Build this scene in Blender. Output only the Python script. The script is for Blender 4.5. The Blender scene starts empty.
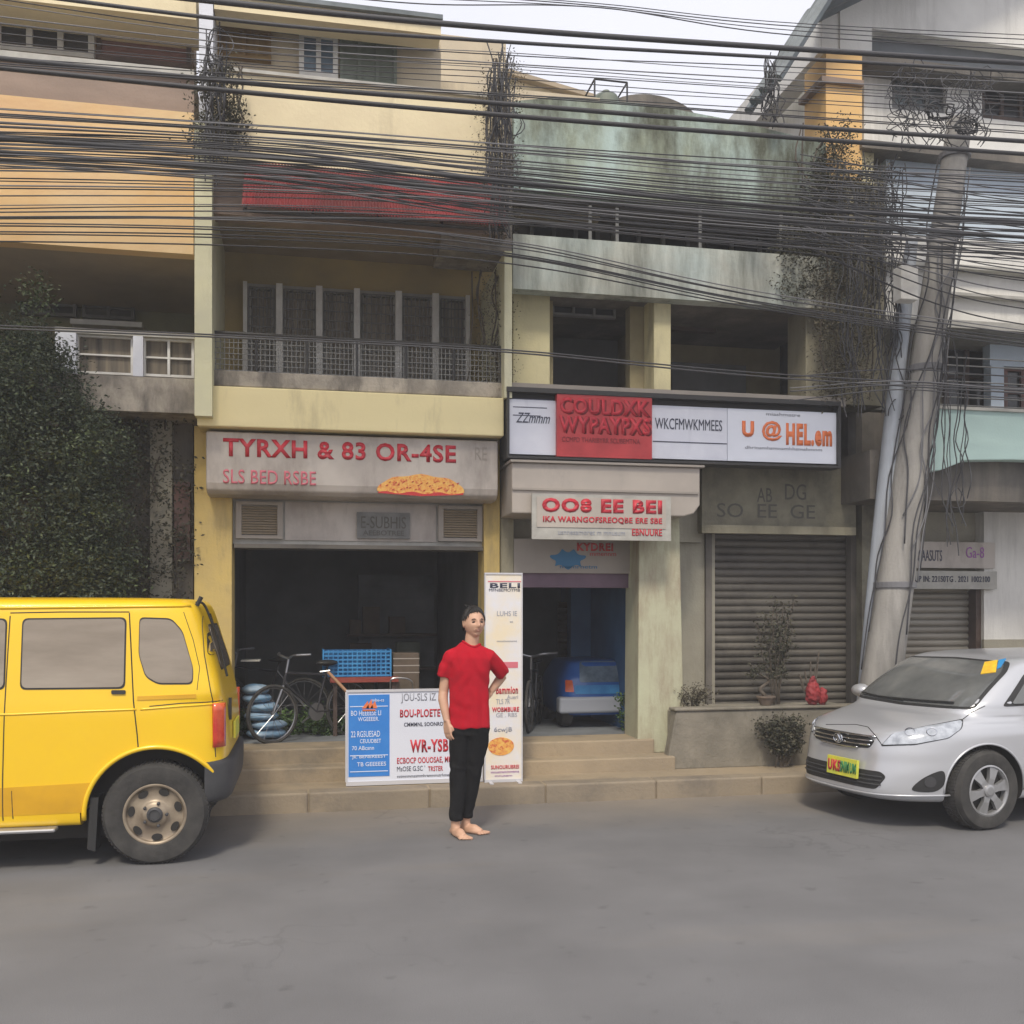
import bpy, bmesh, math, random
from mathutils import Vector, Matrix, noise
from mathutils.bvhtree import BVHTree
random.seed(7)
sc = bpy.context.scene
COL = sc.collection
R = math.radians
# ---------------------------------------------------------------- camera frame
CAM = Vector((0.0, 0.0, 1.66))
YAW = R(11.5)
FWD = Vector((math.sin(YAW), math.cos(YAW), 0)); RGT = Vector((math.cos(YAW), -math.sin(YAW), 0))
F = 1000.0; HOR = 610.0
def ray(px, py): return FWD + RGT*((px-512)/F) + Vector((0, 0, (HOR-py)/F))
def P(px, py, D):
    d = ray(px, py); return CAM + d*(D/d.y)
def XX(px, D): return P(px, HOR, D).x
def ZZ(py, D, ref): return P(ref, py, D).z
# ---------------------------------------------------------------- materials
def nd(nt, t, **k):
    n = nt.nodes.new(t)
    for a, b in k.items(): setattr(n, a, b)
    return n
def mat(name, c1, c2=None, rough=.8, scale=2.0, stretch=(1, 1, 1), lo=.35, hi=.65, metal=0.0, bump=0.0, bscale=40,
        c3=None, s3=.8, st3=(1, 1, .12), lo3=.5, hi3=.75, coat=0, obj=False, spec=.5, trans=0, island=False, bdist=.01, rvar=0):
    m = bpy.data.materials.new(name); m.use_nodes = True
    nt = m.node_tree; b = nt.nodes['Principled BSDF']; L = nt.links
    b.inputs['Roughness'].default_value = rough; b.inputs['Metallic'].default_value = metal
    b.inputs['Coat Weight'].default_value = coat; b.inputs['Coat Roughness'].default_value = .06
    b.inputs['Specular IOR Level'].default_value = spec
    b.inputs['Transmission Weight'].default_value = trans
    b.inputs['Base Color'].default_value = (*c1, 1)
    if obj: co = nd(nt, 'ShaderNodeTexCoord').outputs['Object']
    else: co = nd(nt, 'ShaderNodeNewGeometry').outputs['Position']
    def nz(sca, st, det=8, r=.6):
        mp = nd(nt, 'ShaderNodeMapping'); mp.inputs['Scale'].default_value = st; L.new(co, mp.inputs['Vector'])
        n = nd(nt, 'ShaderNodeTexNoise'); n.inputs['Scale'].default_value = sca; n.inputs['Detail'].default_value = det
        n.inputs['Roughness'].default_value = r; L.new(mp.outputs[0], n.inputs['Vector']); return n.outputs['Fac']
    def ramp(f, lo, hi):
        r = nd(nt, 'ShaderNodeMapRange'); r.inputs[1].default_value = lo; r.inputs[2].default_value = hi; L.new(f, r.inputs[0]); return r.outputs[0]
    def mix(f, a, b2):
        x = nd(nt, 'ShaderNodeMix', data_type='RGBA'); L.new(f, x.inputs[0])
        for s, v in ((6, a), (7, b2)):
            if isinstance(v, tuple): x.inputs[s].default_value = (*v, 1)
            else: L.new(v, x.inputs[s])
        return x.outputs[2]
    cur = c1
    if island:
        g = nd(nt, 'ShaderNodeNewGeometry')
        cur = mix(g.outputs['Random Per Island'], c1, c2)
    elif c2: cur = mix(ramp(nz(scale, stretch), lo, hi), c1, c2)
    if c3: cur = mix(ramp(nz(s3, st3, 9, .7), lo3, hi3), cur, c3)
    if not isinstance(cur, tuple): L.new(cur, b.inputs['Base Color'])
    if rvar:
        mr = nd(nt, 'ShaderNodeMapRange'); L.new(nz(5, (1, 1, 1)), mr.inputs[0]); mr.inputs[1].default_value = .3; mr.inputs[2].default_value = .7
        mr.inputs[3].default_value = rough-rvar; mr.inputs[4].default_value = rough+rvar; L.new(mr.outputs[0], b.inputs['Roughness'])
    if bump:
        bp = nd(nt, 'ShaderNodeBump'); bp.inputs['Strength'].default_value = bump; bp.inputs['Distance'].default_value = bdist
        L.new(nz(bscale, (1, 1, 1), 6), bp.inputs['Height']); L.new(bp.outputs[0], b.inputs['Normal'])
    return m
M = {}
def dm(k, *a, **kw): M[k] = mat(k, *a, **kw)
dm('orange_plaster', (.72, .46, .2), (.76, .56, .31), scale=.9, bump=.3, bscale=25, c3=(.6, .36, .19), s3=1.4, st3=(.35, .35, 1.2), lo3=.5, hi3=.75)
dm('taupe_plaster_shade', (.33, .25, .2), (.22, .17, .14), scale=1.5, stretch=(.5, .5, 2), bump=.3)  # taupe plaster; also carries the painted shade band on the orange building
dm('cream_plaster', (.8, .7, .46), (.7, .6, .4), scale=1.2, bump=.3, bscale=25, c3=(.36, .3, .2), s3=1.8, lo3=.58, hi3=.9)
dm('yellow_band', (.8, .7, .4), (.76, .66, .38), scale=1, bump=.2, bscale=25, c3=(.4, .34, .2), s3=3, st3=(1, 1, .25), lo3=.55, hi3=.85)
dm('yellow_pillar', (.68, .5, .16), (.56, .42, .17), scale=2, bump=.4, bscale=25, c3=(.22, .17, .1), s3=3, st3=(1, 1, .2), lo3=.48, hi3=.78)
dm('ochre_wall', (.5, .38, .16), (.36, .29, .15), scale=1.4, bump=.3)
dm('beige_wall', (.62, .53, .38), (.5, .43, .32), scale=1.3, bump=.3, c3=(.24, .2, .16), s3=1.8, lo3=.55, hi3=.85)
dm('green_wall', (.3, .29, .17), (.2, .2, .13), scale=1.6, bump=.3)
dm('pale_column', (.68, .66, .44), (.6, .58, .42), scale=2, bump=.3, c3=(.3, .28, .2), s3=4, st3=(1, 1, .15), lo3=.55, hi3=.85)
dm('white_column', (.72, .74, .8), (.62, .64, .7), scale=3, bump=.3)
dm('concrete', (.46, .41, .34), (.28, .25, .21), scale=4, lo=.4, hi=.6, bump=.6, bscale=30, c3=(.1, .09, .08), s3=3, st3=(1, 1, .3), lo3=.46, hi3=.7)
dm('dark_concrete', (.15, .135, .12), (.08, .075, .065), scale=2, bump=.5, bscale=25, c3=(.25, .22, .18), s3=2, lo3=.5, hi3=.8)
dm('teal_stained', (.42, .53, .5), (.29, .33, .25), scale=1.6, stretch=(1, 1, .5), bump=.5, bscale=25, c3=(.07, .075, .05), s3=1.3, st3=(1, 1, .35), lo3=.42, hi3=.6, lo=.42, hi=.6)
dm('teal_parapet', (.46, .53, .51), (.5, .49, .42), scale=1.3, bump=.5, bscale=25, c3=(.09, .1, .08), s3=2.2, st3=(1, 1, .16), lo3=.42, hi3=.72)
dm('pale_yellow', (.66, .6, .36), (.52, .47, .3), scale=1.5, bump=.3, c3=(.2, .18, .12), s3=2.5, st3=(1, 1, .2), lo3=.55, hi3=.85)
dm('olive_wall', (.36, .31, .18), (.25, .215, .13), scale=2, bump=.4)
dm('green_pillar', (.5, .52, .36), (.42, .4, .29), scale=1.6, bump=.4, bscale=25, c3=(.26, .19, .13), s3=2.2, st3=(1, 1, .22), lo3=.5, hi3=.7)
dm('grey_wall', (.36, .34, .27), (.27, .25, .2), scale=1.6, bump=.4, c3=(.14, .13, .1), s3=2, lo3=.55, hi3=.85)
dm('olive_header', (.25, .235, .17), (.17, .155, .115), scale=4, bump=.5, c3=(.07, .06, .05), s3=3, st3=(1, 1, .5), lo3=.5, hi3=.8)
dm('stained_post', (.34, .31, .22), (.13, .12, .085), scale=2.4, stretch=(1, 1, .3), bump=.6, bscale=30)
dm('white_wall', (.78, .77, .73), (.64, .63, .6), scale=1.2, bump=.3, c3=(.28, .27, .25), s3=1.8, lo3=.52, hi3=.85)
dm('blue_wall', (.58, .67, .76), (.5, .58, .66), scale=1.2, bump=.2, c3=(.3, .32, .35), s3=1.5, lo3=.6, hi3=.9)
dm('mint_parapet', (.46, .62, .58), (.42, .56, .53), scale=1, bump=.2, c3=(.22, .28, .26), s3=2, lo3=.62, hi3=.95)
dm('amber_plaster', (.78, .5, .2), (.7, .45, .2), scale=2, bump=.2)
dm('purple_dirt', (.12, .1, .13), (.2, .17, .16), scale=4, bump=.4)
dm('roof_sheet', (.1, .12, .13), (.2, .23, .25), scale=2.5, rough=.6, bump=.2)
dm('soffit', (.42, .34, .24), (.34, .28, .2), scale=2)
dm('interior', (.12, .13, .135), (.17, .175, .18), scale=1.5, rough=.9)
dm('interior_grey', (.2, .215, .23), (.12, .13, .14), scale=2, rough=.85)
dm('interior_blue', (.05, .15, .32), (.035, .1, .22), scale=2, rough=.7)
dm('black_metal', (.025, .025, .027), (.04, .038, .036), rough=.55)
dm('cable', (.05, .05, .055), rough=.6)
dm('cable_grey', (.16, .16, .17), rough=.6)
dm('white_paint', (.78, .77, .73), (.62, .6, .56), scale=6, rough=.5)
dm('dull_white', (.45, .44, .4), (.34, .33, .3), scale=6, rough=.6)
dm('grey_frame', (.2, .2, .19), (.13, .13, .125), scale=5, rough=.5)
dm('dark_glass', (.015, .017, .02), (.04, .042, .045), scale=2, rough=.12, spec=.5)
dm('grey_glass', (.16, .19, .2), (.09, .11, .12), scale=3, rough=.15)
dm('blue_glass', (.2, .27, .34), (.1, .14, .19), scale=6, rough=.2)
dm('louvre_glass', (.05, .055, .055), (.13, .12, .1), scale=5, rough=.3)
dm('cage_curtain', (.5, .44, .35), (.24, .21, .17), scale=14, stretch=(1, 1, .08), rough=.9)
dm('curtain', (.26, .22, .16), (.09, .08, .07), scale=14, stretch=(1, 1, .08), rough=.9)
dm('brown_wood', (.17, .09, .04), (.3, .2, .07), scale=5, stretch=(1, 1, .1), rough=.6)
dm('dark_brown', (.1, .065, .05), (.05, .035, .03), scale=4, rough=.6)
dm('red_brown', (.2, .1, .085), (.12, .07, .06), scale=4, rough=.6)
dm('green_grey_shutter', (.2, .23, .19), (.13, .15, .12), scale=5, rough=.6)
dm('red_sheet', (.34, .045, .05), (.18, .035, .035), scale=2.5, stretch=(1, .2, .2), rough=.55, c3=(.1, .03, .03), s3=2, st3=(1, .3, .3), lo3=.5, hi3=.8)
dm('shutter_metal', (.17, .155, .13), (.1, .09, .078), scale=2, stretch=(.4, .4, 2), rough=.55, metal=.2, c3=(.05, .045, .04), s3=1.6, st3=(1, 1, 1), lo3=.48, hi3=.75)
dm('shutter_grey', (.3, .28, .24), (.22, .2, .17), scale=2, stretch=(.4, .4, 2), rough=.5, metal=.2)
dm('sign_cream', (.5, .455, .41), (.38, .34, .31), scale=1.6, lo=.4, hi=.6, rough=.55, c3=(.2, .165, .14), s3=2.2, st3=(1, 1, .3), lo3=.5, hi3=.8)
dm('sign_white', (.72, .74, .82), (.64, .66, .75), scale=3, rough=.4, c3=(.4, .42, .5), s3=4, lo3=.62, hi3=.9)
dm('sign_red', (.5, .045, .05), (.38, .03, .035), scale=5, rough=.45)
dm('letter_red', (.6, .03, .05), (.42, .025, .04), scale=12, rough=.5)
dm('letter_darkred', (.2, .015, .02), rough=.5)
dm('letter_pink', (.62, .16, .2), rough=.5)
dm('letter_orange', (.78, .2, .07), rough=.5)
dm('letter_dark', (.05, .055, .09), rough=.5)
dm('letter_grey', (.3, .31, .36), rough=.6)
dm('letter_faint', (.1, .095, .08), rough=.7)
dm('letter_white', (.75, .8, .88), rough=.5)
dm('letter_blue', (.03, .16, .32), rough=.5)
dm('letter_purple', (.3, .1, .35), rough=.5)
dm('sky_blue_paint', (.03, .2, .62), (.05, .26, .7), scale=3, rough=.45)
dm('banner_white', (.72, .75, .84), (.68, .71, .8), scale=2, rough=.5)
dm('banner_cream', (.78, .68, .5), (.72, .72, .76), scale=4, rough=.5)
dm('banner_cloth_frame', (.55, .55, .58), rough=.4)
dm('food_orange', (.75, .3, .06), (.8, .5, .12), scale=40, rough=.5, c3=(.55, .08, .04), s3=30, st3=(1, 1, 1), lo3=.5, hi3=.62)
dm('food_red', (.5, .03, .03), rough=.5)
dm('canopy_beige', (.46, .41, .36), (.38, .34, .3), scale=1.5, rough=.6, c3=(.24, .21, .2), s3=2, st3=(1, 1, .5), lo3=.55, hi3=.85)
dm('panel_beige', (.36, .32, .28), (.3, .27, .24), scale=2, rough=.7)
dm('purple_board', (.16, .1, .14), (.11, .07, .1), scale=3, rough=.6)
dm('step_concrete', (.38, .3, .2), (.29, .235, .165), scale=1.2, bump=.5, bscale=30, c3=(.15, .135, .11), s3=1.3, st3=(1, 1, 1), lo3=.5, hi3=.75)
dm('kerb_concrete', (.3, .245, .175), (.22, .185, .14), scale=1.0, bump=.5, bscale=30, c3=(.11, .1, .09), s3=1.2, st3=(1, 1, 1), lo3=.5, hi3=.75)
dm('planter_concrete', (.26, .235, .19), (.17, .155, .125), scale=3, bump=.7, bscale=30, c3=(.09, .085, .07), s3=2.5, st3=(1, 1, .4), lo3=.5, hi3=.75)
dm('pole_concrete', (.36, .345, .32), (.24, .23, .215), scale=5, stretch=(1, 1, .15), bump=.5, bscale=40, c3=(.13, .125, .12), s3=3, st3=(1, 1, .1), lo3=.5, hi3=.8, obj=True)
dm('pole_blue', (.42, .46, .52), (.3, .32, .35), scale=5, stretch=(1, 1, .2), bump=.3)
dm('leaf_tree', (.014, .025, .012), (.045, .06, .03), rough=.6, island=True)
dm('leaf_light', (.03, .05, .016), (.08, .105, .038), rough=.6, island=True)
dm('leaf_ivy', (.03, .035, .02), (.1, .09, .06), rough=.8, island=True)
dm('leaf_dry', (.05, .045, .03), (.17, .15, .1), rough=.8, island=True)
dm('leaf_shop', (.03, .07, .02), (.1, .17, .05), rough=.5, island=True)
dm('bark', (.07, .055, .04), (.12, .1, .08), scale=8, bump=.6)
dm('tyre', (.028, .027, .026), (.055, .052, .048), scale=8, rough=.85, bump=.3, obj=True)
dm('rim_steel', (.4, .33, .24), (.24, .19, .14), scale=7, rough=.45, metal=.5, obj=True)
dm('rim_alloy', (.45, .45, .46), (.35, .35, .35), scale=7, rough=.35, metal=.6, obj=True)
dm('wheel_dark', (.02, .018, .016), rough=.8)
dm('yellow_car', (.87, .56, .008), (.85, .53, .01), scale=1.5, rough=.32, coat=.35, obj=True)
dm('yellow_dull', (.7, .38, .008), (.6, .32, .01), scale=4, rough=.45, obj=True, c3=(.35, .22, .05), s3=6, st3=(.4, .4, 2), lo3=.6, hi3=.9)
dm('silver_car', (.54, .55, .575), (.52, .53, .555), scale=1.5, rough=.3, metal=.4, coat=.6, obj=True)
dm('bumper_grey', (.035, .035, .038), (.055, .055, .058), scale=5, rough=.6, obj=True)
dm('rubber', (.02, .02, .02), rough=.6)
dm('van_window', (.2, .16, .115), (.32, .27, .21), lo=.35, hi=.65, scale=1.6, stretch=(.5, .5, 2.2), rough=.13, coat=.5, obj=True, spec=.6)  # warm beige banding in the base colour stands for reflections on the panes
dm('car_window', (.10, .105, .105), (.17, .175, .17), scale=2, rough=.06, coat=.5, obj=True, spec=.6)
dm('tail_red', (.5, .03, .02), (.75, .16, .04), scale=5, rough=.2, coat=.6, obj=True)
dm('lamp_clear', (.55, .58, .62), (.32, .34, .37), scale=14, rough=.12, coat=.8, metal=.3, obj=True)
dm('chrome', (.6, .61, .63), rough=.15, metal=1.0)
dm('plate_yellow', (.55, .6, .08), (.75, .68, .06), scale=8, rough=.5, obj=True)
dm('plate_green', (.04, .22, .08), rough=.5)
dm('sticker_yellow', (.8, .58, .03), (.8, .42, .03), scale=20, rough=.5)
dm('sticker_blue', (.03, .25, .55), rough=.5)
dm('skin', (.6, .37, .25), (.54, .31, .21), scale=9, rough=.55, obj=True)
dm('lips', (.44, .22, .17), rough=.45)
dm('eye_dark', (.04, .025, .02), rough=.3)
dm('hair', (.008, .007, .006), (.018, .014, .012), scale=60, stretch=(1, 1, .1), rough=.55, obj=True)
dm('tshirt', (.47, .008, .022), (.39, .006, .018), scale=5, rough=.95, spec=.2, bump=.2, bscale=9, bdist=.03, obj=True)
dm('trousers', (.007, .007, .008), (.012, .012, .013), scale=6, rough=.95, spec=.2, bump=.5, bscale=13, bdist=.03, obj=True)
dm('crate_blue', (.03, .2, .48), (.06, .32, .65), scale=5, rough=.5)
dm('red_table', (.2, .03, .03), (.3, .06, .04), scale=6, rough=.6)
dm('cardboard', (.16, .12, .09), (.1, .08, .06), scale=4, rough=.85)
dm('bag_white', (.36, .45, .55), (.12, .26, .42), scale=6, stretch=(1, 1, 3), rough=.6)
dm('wood_handle', (.4, .22, .12), rough=.6)
dm('blue_vehicle', (.02, .09, .34), (.03, .14, .45), scale=2, rough=.3, coat=.5)
dm('grey_bumper', (.38, .4, .45), rough=.4)
dm('red_cloth', (.34, .035, .04), (.16, .02, .025), scale=12, rough=.7)
dm('pot_clay', (.13, .1, .08), (.2, .15, .11), scale=8, rough=.85)
dm('bicycle_paint', (.03, .03, .035), rough=.35)
dm('bicycle_chrome', (.25, .25, .26), rough=.3, metal=.8)
# asphalt: fine grain, broad worn tracks running along the street, dust towards the kerb
def asphalt():
    m = mat('asphalt', (.138, .137, .14), (.164, .162, .164), rough=.82, scale=.5, stretch=(.25, 1.2, 1), bump=.35, bscale=120, bdist=.004,
            c3=(.19, .17, .145), s3=.55, st3=(.22, 1.1, 1), lo3=.55, hi3=.85)
    nt = m.node_tree; L = nt.links; b = nt.nodes['Principled BSDF']
    src = b.inputs['Base Color'].links[0].from_socket
    g = nd(nt, 'ShaderNodeNewGeometry'); sx = nd(nt, 'ShaderNodeSeparateXYZ'); L.new(g.outputs['Position'], sx.inputs[0])
    n = nd(nt, 'ShaderNodeTexNoise'); n.inputs['Scale'].default_value = .9; n.inputs['Detail'].default_value = 7; L.new(g.outputs['Position'], n.inputs['Vector'])
    ad = nd(nt, 'ShaderNodeMath', operation='MULTIPLY_ADD'); L.new(n.outputs['Fac'], ad.inputs[0]); ad.inputs[1].default_value = 1.6; L.new(sx.outputs['Y'], ad.inputs[2])
    mr = nd(nt, 'ShaderNodeMapRange'); L.new(ad.outputs[0], mr.inputs[0]); mr.inputs[1].default_value = 8.0; mr.inputs[2].default_value = 9.2; mr.inputs[4].default_value = .6
    mx = nd(nt, 'ShaderNodeMix', data_type='RGBA'); L.new(mr.outputs[0], mx.inputs[0]); L.new(src, mx.inputs[6]); mx.inputs[7].default_value = (.25, .205, .15, 1)
    v = nd(nt, 'ShaderNodeTexNoise'); v.inputs['Scale'].default_value = 260; v.inputs['Detail'].default_value = 2; L.new(g.outputs['Position'], v.inputs['Vector'])
    m2 = nd(nt, 'ShaderNodeMapRange'); L.new(v.outputs['Fac'], m2.inputs[0]); m2.inputs[1].default_value = .3; m2.inputs[2].default_value = .7; m2.inputs[3].default_value = .68; m2.inputs[4].default_value = 1.32
    mm = nd(nt, 'ShaderNodeVectorMath', operation='SCALE'); L.new(mx.outputs[2], mm.inputs[0]); L.new(m2.outputs[0], mm.inputs['Scale'])
    # cracks, tar patches and small oil drips
    vo = nd(nt, 'ShaderNodeTexVoronoi', feature='DISTANCE_TO_EDGE'); vo.inputs['Scale'].default_value = .55
    ns = nd(nt, 'ShaderNodeTexNoise'); ns.inputs['Scale'].default_value = 3.5; ns.inputs['Detail'].default_value = 6; L.new(g.outputs['Position'], ns.inputs['Vector'])
    av = nd(nt, 'ShaderNodeVectorMath', operation='MULTIPLY_ADD'); L.new(ns.outputs['Color'], av.inputs[0]); av.inputs[1].default_value = (.7, .7, .7); L.new(g.outputs['Position'], av.inputs[2]); L.new(av.outputs[0], vo.inputs['Vector'])
    ck = nd(nt, 'ShaderNodeMapRange'); L.new(vo.outputs['Distance'], ck.inputs[0]); ck.inputs[1].default_value = .0; ck.inputs[2].default_value = .012; ck.inputs[3].default_value = .82; ck.inputs[4].default_value = 1
    nk = nd(nt, 'ShaderNodeTexNoise'); nk.inputs['Scale'].default_value = .35; L.new(g.outputs['Position'], nk.inputs['Vector'])
    kk = nd(nt, 'ShaderNodeMapRange'); L.new(nk.outputs['Fac'], kk.inputs[0]); kk.inputs[1].default_value = .52; kk.inputs[2].default_value = .6
    cm = nd(nt, 'ShaderNodeMix'); L.new(kk.outputs[0], cm.inputs[0]); cm.inputs[2].default_value = 1; L.new(ck.outputs[0], cm.inputs[3])
    sp = nd(nt, 'ShaderNodeTexNoise'); sp.inputs['Scale'].default_value = 7; sp.inputs['Detail'].default_value = 4; L.new(g.outputs['Position'], sp.inputs['Vector'])
    sm = nd(nt, 'ShaderNodeMapRange'); L.new(sp.outputs['Fac'], sm.inputs[0]); sm.inputs[1].default_value = .64; sm.inputs[2].default_value = .74; sm.inputs[3].default_value = 1; sm.inputs[4].default_value = .78
    pt = nd(nt, 'ShaderNodeTexNoise'); pt.inputs['Scale'].default_value = 1.3; pt.inputs['Detail'].default_value = 6; L.new(g.outputs['Position'], pt.inputs['Vector'])
    pm = nd(nt, 'ShaderNodeMapRange'); L.new(pt.outputs['Fac'], pm.inputs[0]); pm.inputs[1].default_value = .3; pm.inputs[2].default_value = .7; pm.inputs[3].default_value = .88; pm.inputs[4].default_value = 1.12
    m1 = nd(nt, 'ShaderNodeMath', operation='MULTIPLY'); L.new(cm.outputs[0], m1.inputs[0]); L.new(sm.outputs[0], m1.inputs[1])
    m3 = nd(nt, 'ShaderNodeMath', operation='MULTIPLY'); L.new(m1.outputs[0], m3.inputs[0]); L.new(pm.outputs[0], m3.inputs[1])
    fin = nd(nt, 'ShaderNodeVectorMath', operation='SCALE'); L.new(mm.outputs[0], fin.inputs[0]); L.new(m3.outputs[0], fin.inputs['Scale'])
    L.new(fin.outputs[0], b.inputs['Base Color']); return m
M['asphalt'] = asphalt()
# ---------------------------------------------------------------- mesh helpers
def box(bm, x0, x1, y0, y1, z0, z1):
    x0, x1 = min(x0, x1), max(x0, x1); y0, y1 = min(y0, y1), max(y0, y1); z0, z1 = min(z0, z1), max(z0, z1)
    v = [bm.verts.new(c) for c in ((x0,y0,z0),(x1,y0,z0),(x1,y1,z0),(x0,y1,z0),(x0,y0,z1),(x1,y0,z1),(x1,y1,z1),(x0,y1,z1))]
    for f in ((0,3,2,1),(4,5,6,7),(0,1,5,4),(1,2,6,5),(2,3,7,6),(3,0,4,7)): bm.faces.new([v[i] for i in f])
def bpx(bm, px0, px1, pt, pb, D, th, ref):
    box(bm, XX(px0, D), XX(px1, D), D, D+th, ZZ(pb, D, ref), ZZ(pt, D, ref))
def prism(bm, pts, y0, y1):            # polygon of (x,z) extruded from y0 to y1
    a = [bm.verts.new((x, y0, z)) for x, z in pts]; b = [bm.verts.new((x, y1, z)) for x, z in pts]
    n = len(pts); bm.faces.new(a); bm.faces.new(b[::-1])
    for i in range(n): bm.faces.new((a[i], b[i], b[(i+1) % n], a[(i+1) % n]))
def prism_x(bm, pts, x0, x1):          # polygon of (y,z) extruded along x
    a = [bm.verts.new((x0, y, z)) for y, z in pts]; b = [bm.verts.new((x1, y, z)) for y, z in pts]
    n = len(pts); bm.faces.new(a); bm.faces.new(b[::-1])
    for i in range(n): bm.faces.new((a[i], b[i], b[(i+1) % n], a[(i+1) % n]))
def frame_at(d):
    d = d.normalized(); u = d.cross(Vector((0, 0, 1)))
    if u.length < .05: u = d.cross(Vector((1, 0, 0)))
    u.normalize(); return u, u.cross(d).normalized()
def tube(bm, pts, r, n=6, cap=True):
    pts = [Vector(p) for p in pts]; rs = r if isinstance(r, (list, tuple)) else [r]*len(pts)
    rings = []
    u0 = None
    for i, p in enumerate(pts):
        d = (pts[min(i+1, len(pts)-1)] - pts[max(i-1, 0)])
        if d.length < 1e-9: d = Vector((0, 0, 1))
        d.normalize()
        if u0 is None: u, w = frame_at(d)
        else:
            u = (u0 - d*u0.dot(d))
            if u.length < 1e-4: u, w = frame_at(d)
            u.normalize(); w = u.cross(d).normalized()
        u0 = u
        rr = rs[i]; ra, rb = rr if isinstance(rr, tuple) else (rr, rr)
        rings.append([bm.verts.new(p + u*ra*math.cos(2*math.pi*k/n) + w*rb*math.sin(2*math.pi*k/n)) for k in range(n)])
    for a, b in zip(rings, rings[1:]):
        for k in range(n): bm.faces.new((a[k], a[(k+1) % n], b[(k+1) % n], b[k]))
    if cap: bm.faces.new(rings[0][::-1]); bm.faces.new(rings[-1])
def crv(pts, per=8):                    # Catmull-Rom through points
    pts = [Vector(p) for p in pts]; Q = [2*pts[0]-pts[1]] + pts + [2*pts[-1]-pts[-2]]; out = []
    for i in range(1, len(Q)-2):
        a, b, c, d = Q[i-1:i+3]
        for k in range(per):
            t = k/per
            out.append(.5*((2*b)+(c-a)*t+(2*a-5*b+4*c-d)*t*t+(3*b-a-3*c+d)*t**3))
    out.append(pts[-1]); return out
def ell(bm, c, r, rot=None, seg=16, rings=10):
    m = Matrix.Translation(c) @ (rot or Matrix.Identity(4)) @ Matrix.Diagonal((*r, 1))
    bmesh.ops.create_uvsphere(bm, u_segments=seg, v_segments=rings, radius=1, matrix=m)
def lathe(bm, prof, n=40, c=(0, 0, 0), axis='y', cap0=True, cap1=True):   # prof: (radius, along axis)
    rings = []
    for r, h in prof:
        ring = []
        for k in range(n):
            a = 2*math.pi*k/n; u, w = r*math.cos(a), r*math.sin(a)
            q = (u, h, w) if axis == 'y' else ((u, w, h) if axis == 'z' else (h, u, w))
            ring.append(bm.verts.new(Vector(c)+Vector(q)))
        rings.append(ring)
    for a, b in zip(rings, rings[1:]):
        for k in range(n): bm.faces.new((a[k], a[(k+1) % n], b[(k+1) % n], b[k]))
    if cap0 and prof[0][0] > 1e-6: bm.faces.new(rings[0][::-1])
    if cap1 and prof[-1][0] > 1e-6: bm.faces.new(rings[-1])
def new(): return bmesh.new()
# ---------------------------------------------------------------- object helpers
def chain(o):
    m = Matrix.Identity(4)
    while o is not None: m = o.matrix_basis @ m; o = o.parent
    return m
def meta(o, label=None, cat=None, group=None, kind=None):
    if label: o['label'] = label
    if cat: o['category'] = cat
    if group: o['group'] = group
    if kind: o['kind'] = kind
    return o
def thing(name, loc, label, cat, group=None, rotz=0):
    o = bpy.data.objects.new(name, None); COL.objects.link(o); o.empty_display_size = .2
    o.location = loc; o.rotation_euler = (0, 0, rotz); return meta(o, label, cat, group)
def mk(name, bm, m, parent=None, world=True, smooth=False, normals=True, label=None):
    """links the bmesh as one mesh object; bmesh is in world coordinates unless world=False (parent coordinates)"""
    ms = bpy.data.meshes.new(name)
    if normals: bmesh.ops.recalc_face_normals(bm, faces=bm.faces)
    loc = None
    if parent is not None:
        if world: bm.transform(chain(parent).inverted())
    else:
        if bm.verts and world:
            xs = [v.co.x for v in bm.verts]; ys = [v.co.y for v in bm.verts]; zs = [v.co.z for v in bm.verts]
            loc = Vector(((min(xs)+max(xs))/2, (min(ys)+max(ys))/2, min(zs)))
            bm.transform(Matrix.Translation(-loc))
    bm.to_mesh(ms); bm.free()
    for k in (m if isinstance(m, (list, tuple)) else [m]): ms.materials.append(M[k] if isinstance(k, str) else k)
    if smooth: ms.polygons.foreach_set('use_smooth', [True]*len(ms.polygons))
    o = bpy.data.objects.new(name, ms); COL.objects.link(o)
    if parent is not None: o.parent = parent
    if loc is not None: o.location = loc
    if label: o['label'] = label
    return o
def copy_tree(o, parent=None):
    c = o.copy(); COL.objects.link(c)
    if parent is not None: c.parent = parent
    for ch in list(o.children): copy_tree(ch, c)
    return c
def bevel_mod(o, w=.006, seg=2):
    b = o.modifiers.new('bevel', 'BEVEL'); b.width = w; b.segments = seg; b.limit_method = 'ANGLE'; b.angle_limit = R(40)
def evald(o):
    dg = bpy.context.evaluated_depsgraph_get(); dg.update()
    return bpy.data.meshes.new_from_object(o.evaluated_get(dg))
def remeshed(bm, voxel, smooth=3, fac=.5):
    ms = bpy.data.meshes.new('tmp'); bm.to_mesh(ms); bm.free()
    o = bpy.data.objects.new('tmp', ms); COL.objects.link(o)
    r = o.modifiers.new('r', 'REMESH'); r.mode = 'VOXEL'; r.voxel_size = voxel; r.adaptivity = 0
    s = o.modifiers.new('s', 'SMOOTH'); s.factor = fac; s.iterations = smooth
    me = evald(o); bpy.data.objects.remove(o); bpy.data.meshes.remove(ms)
    b = bmesh.new(); b.from_mesh(me); bpy.data.meshes.remove(me); return b
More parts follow.
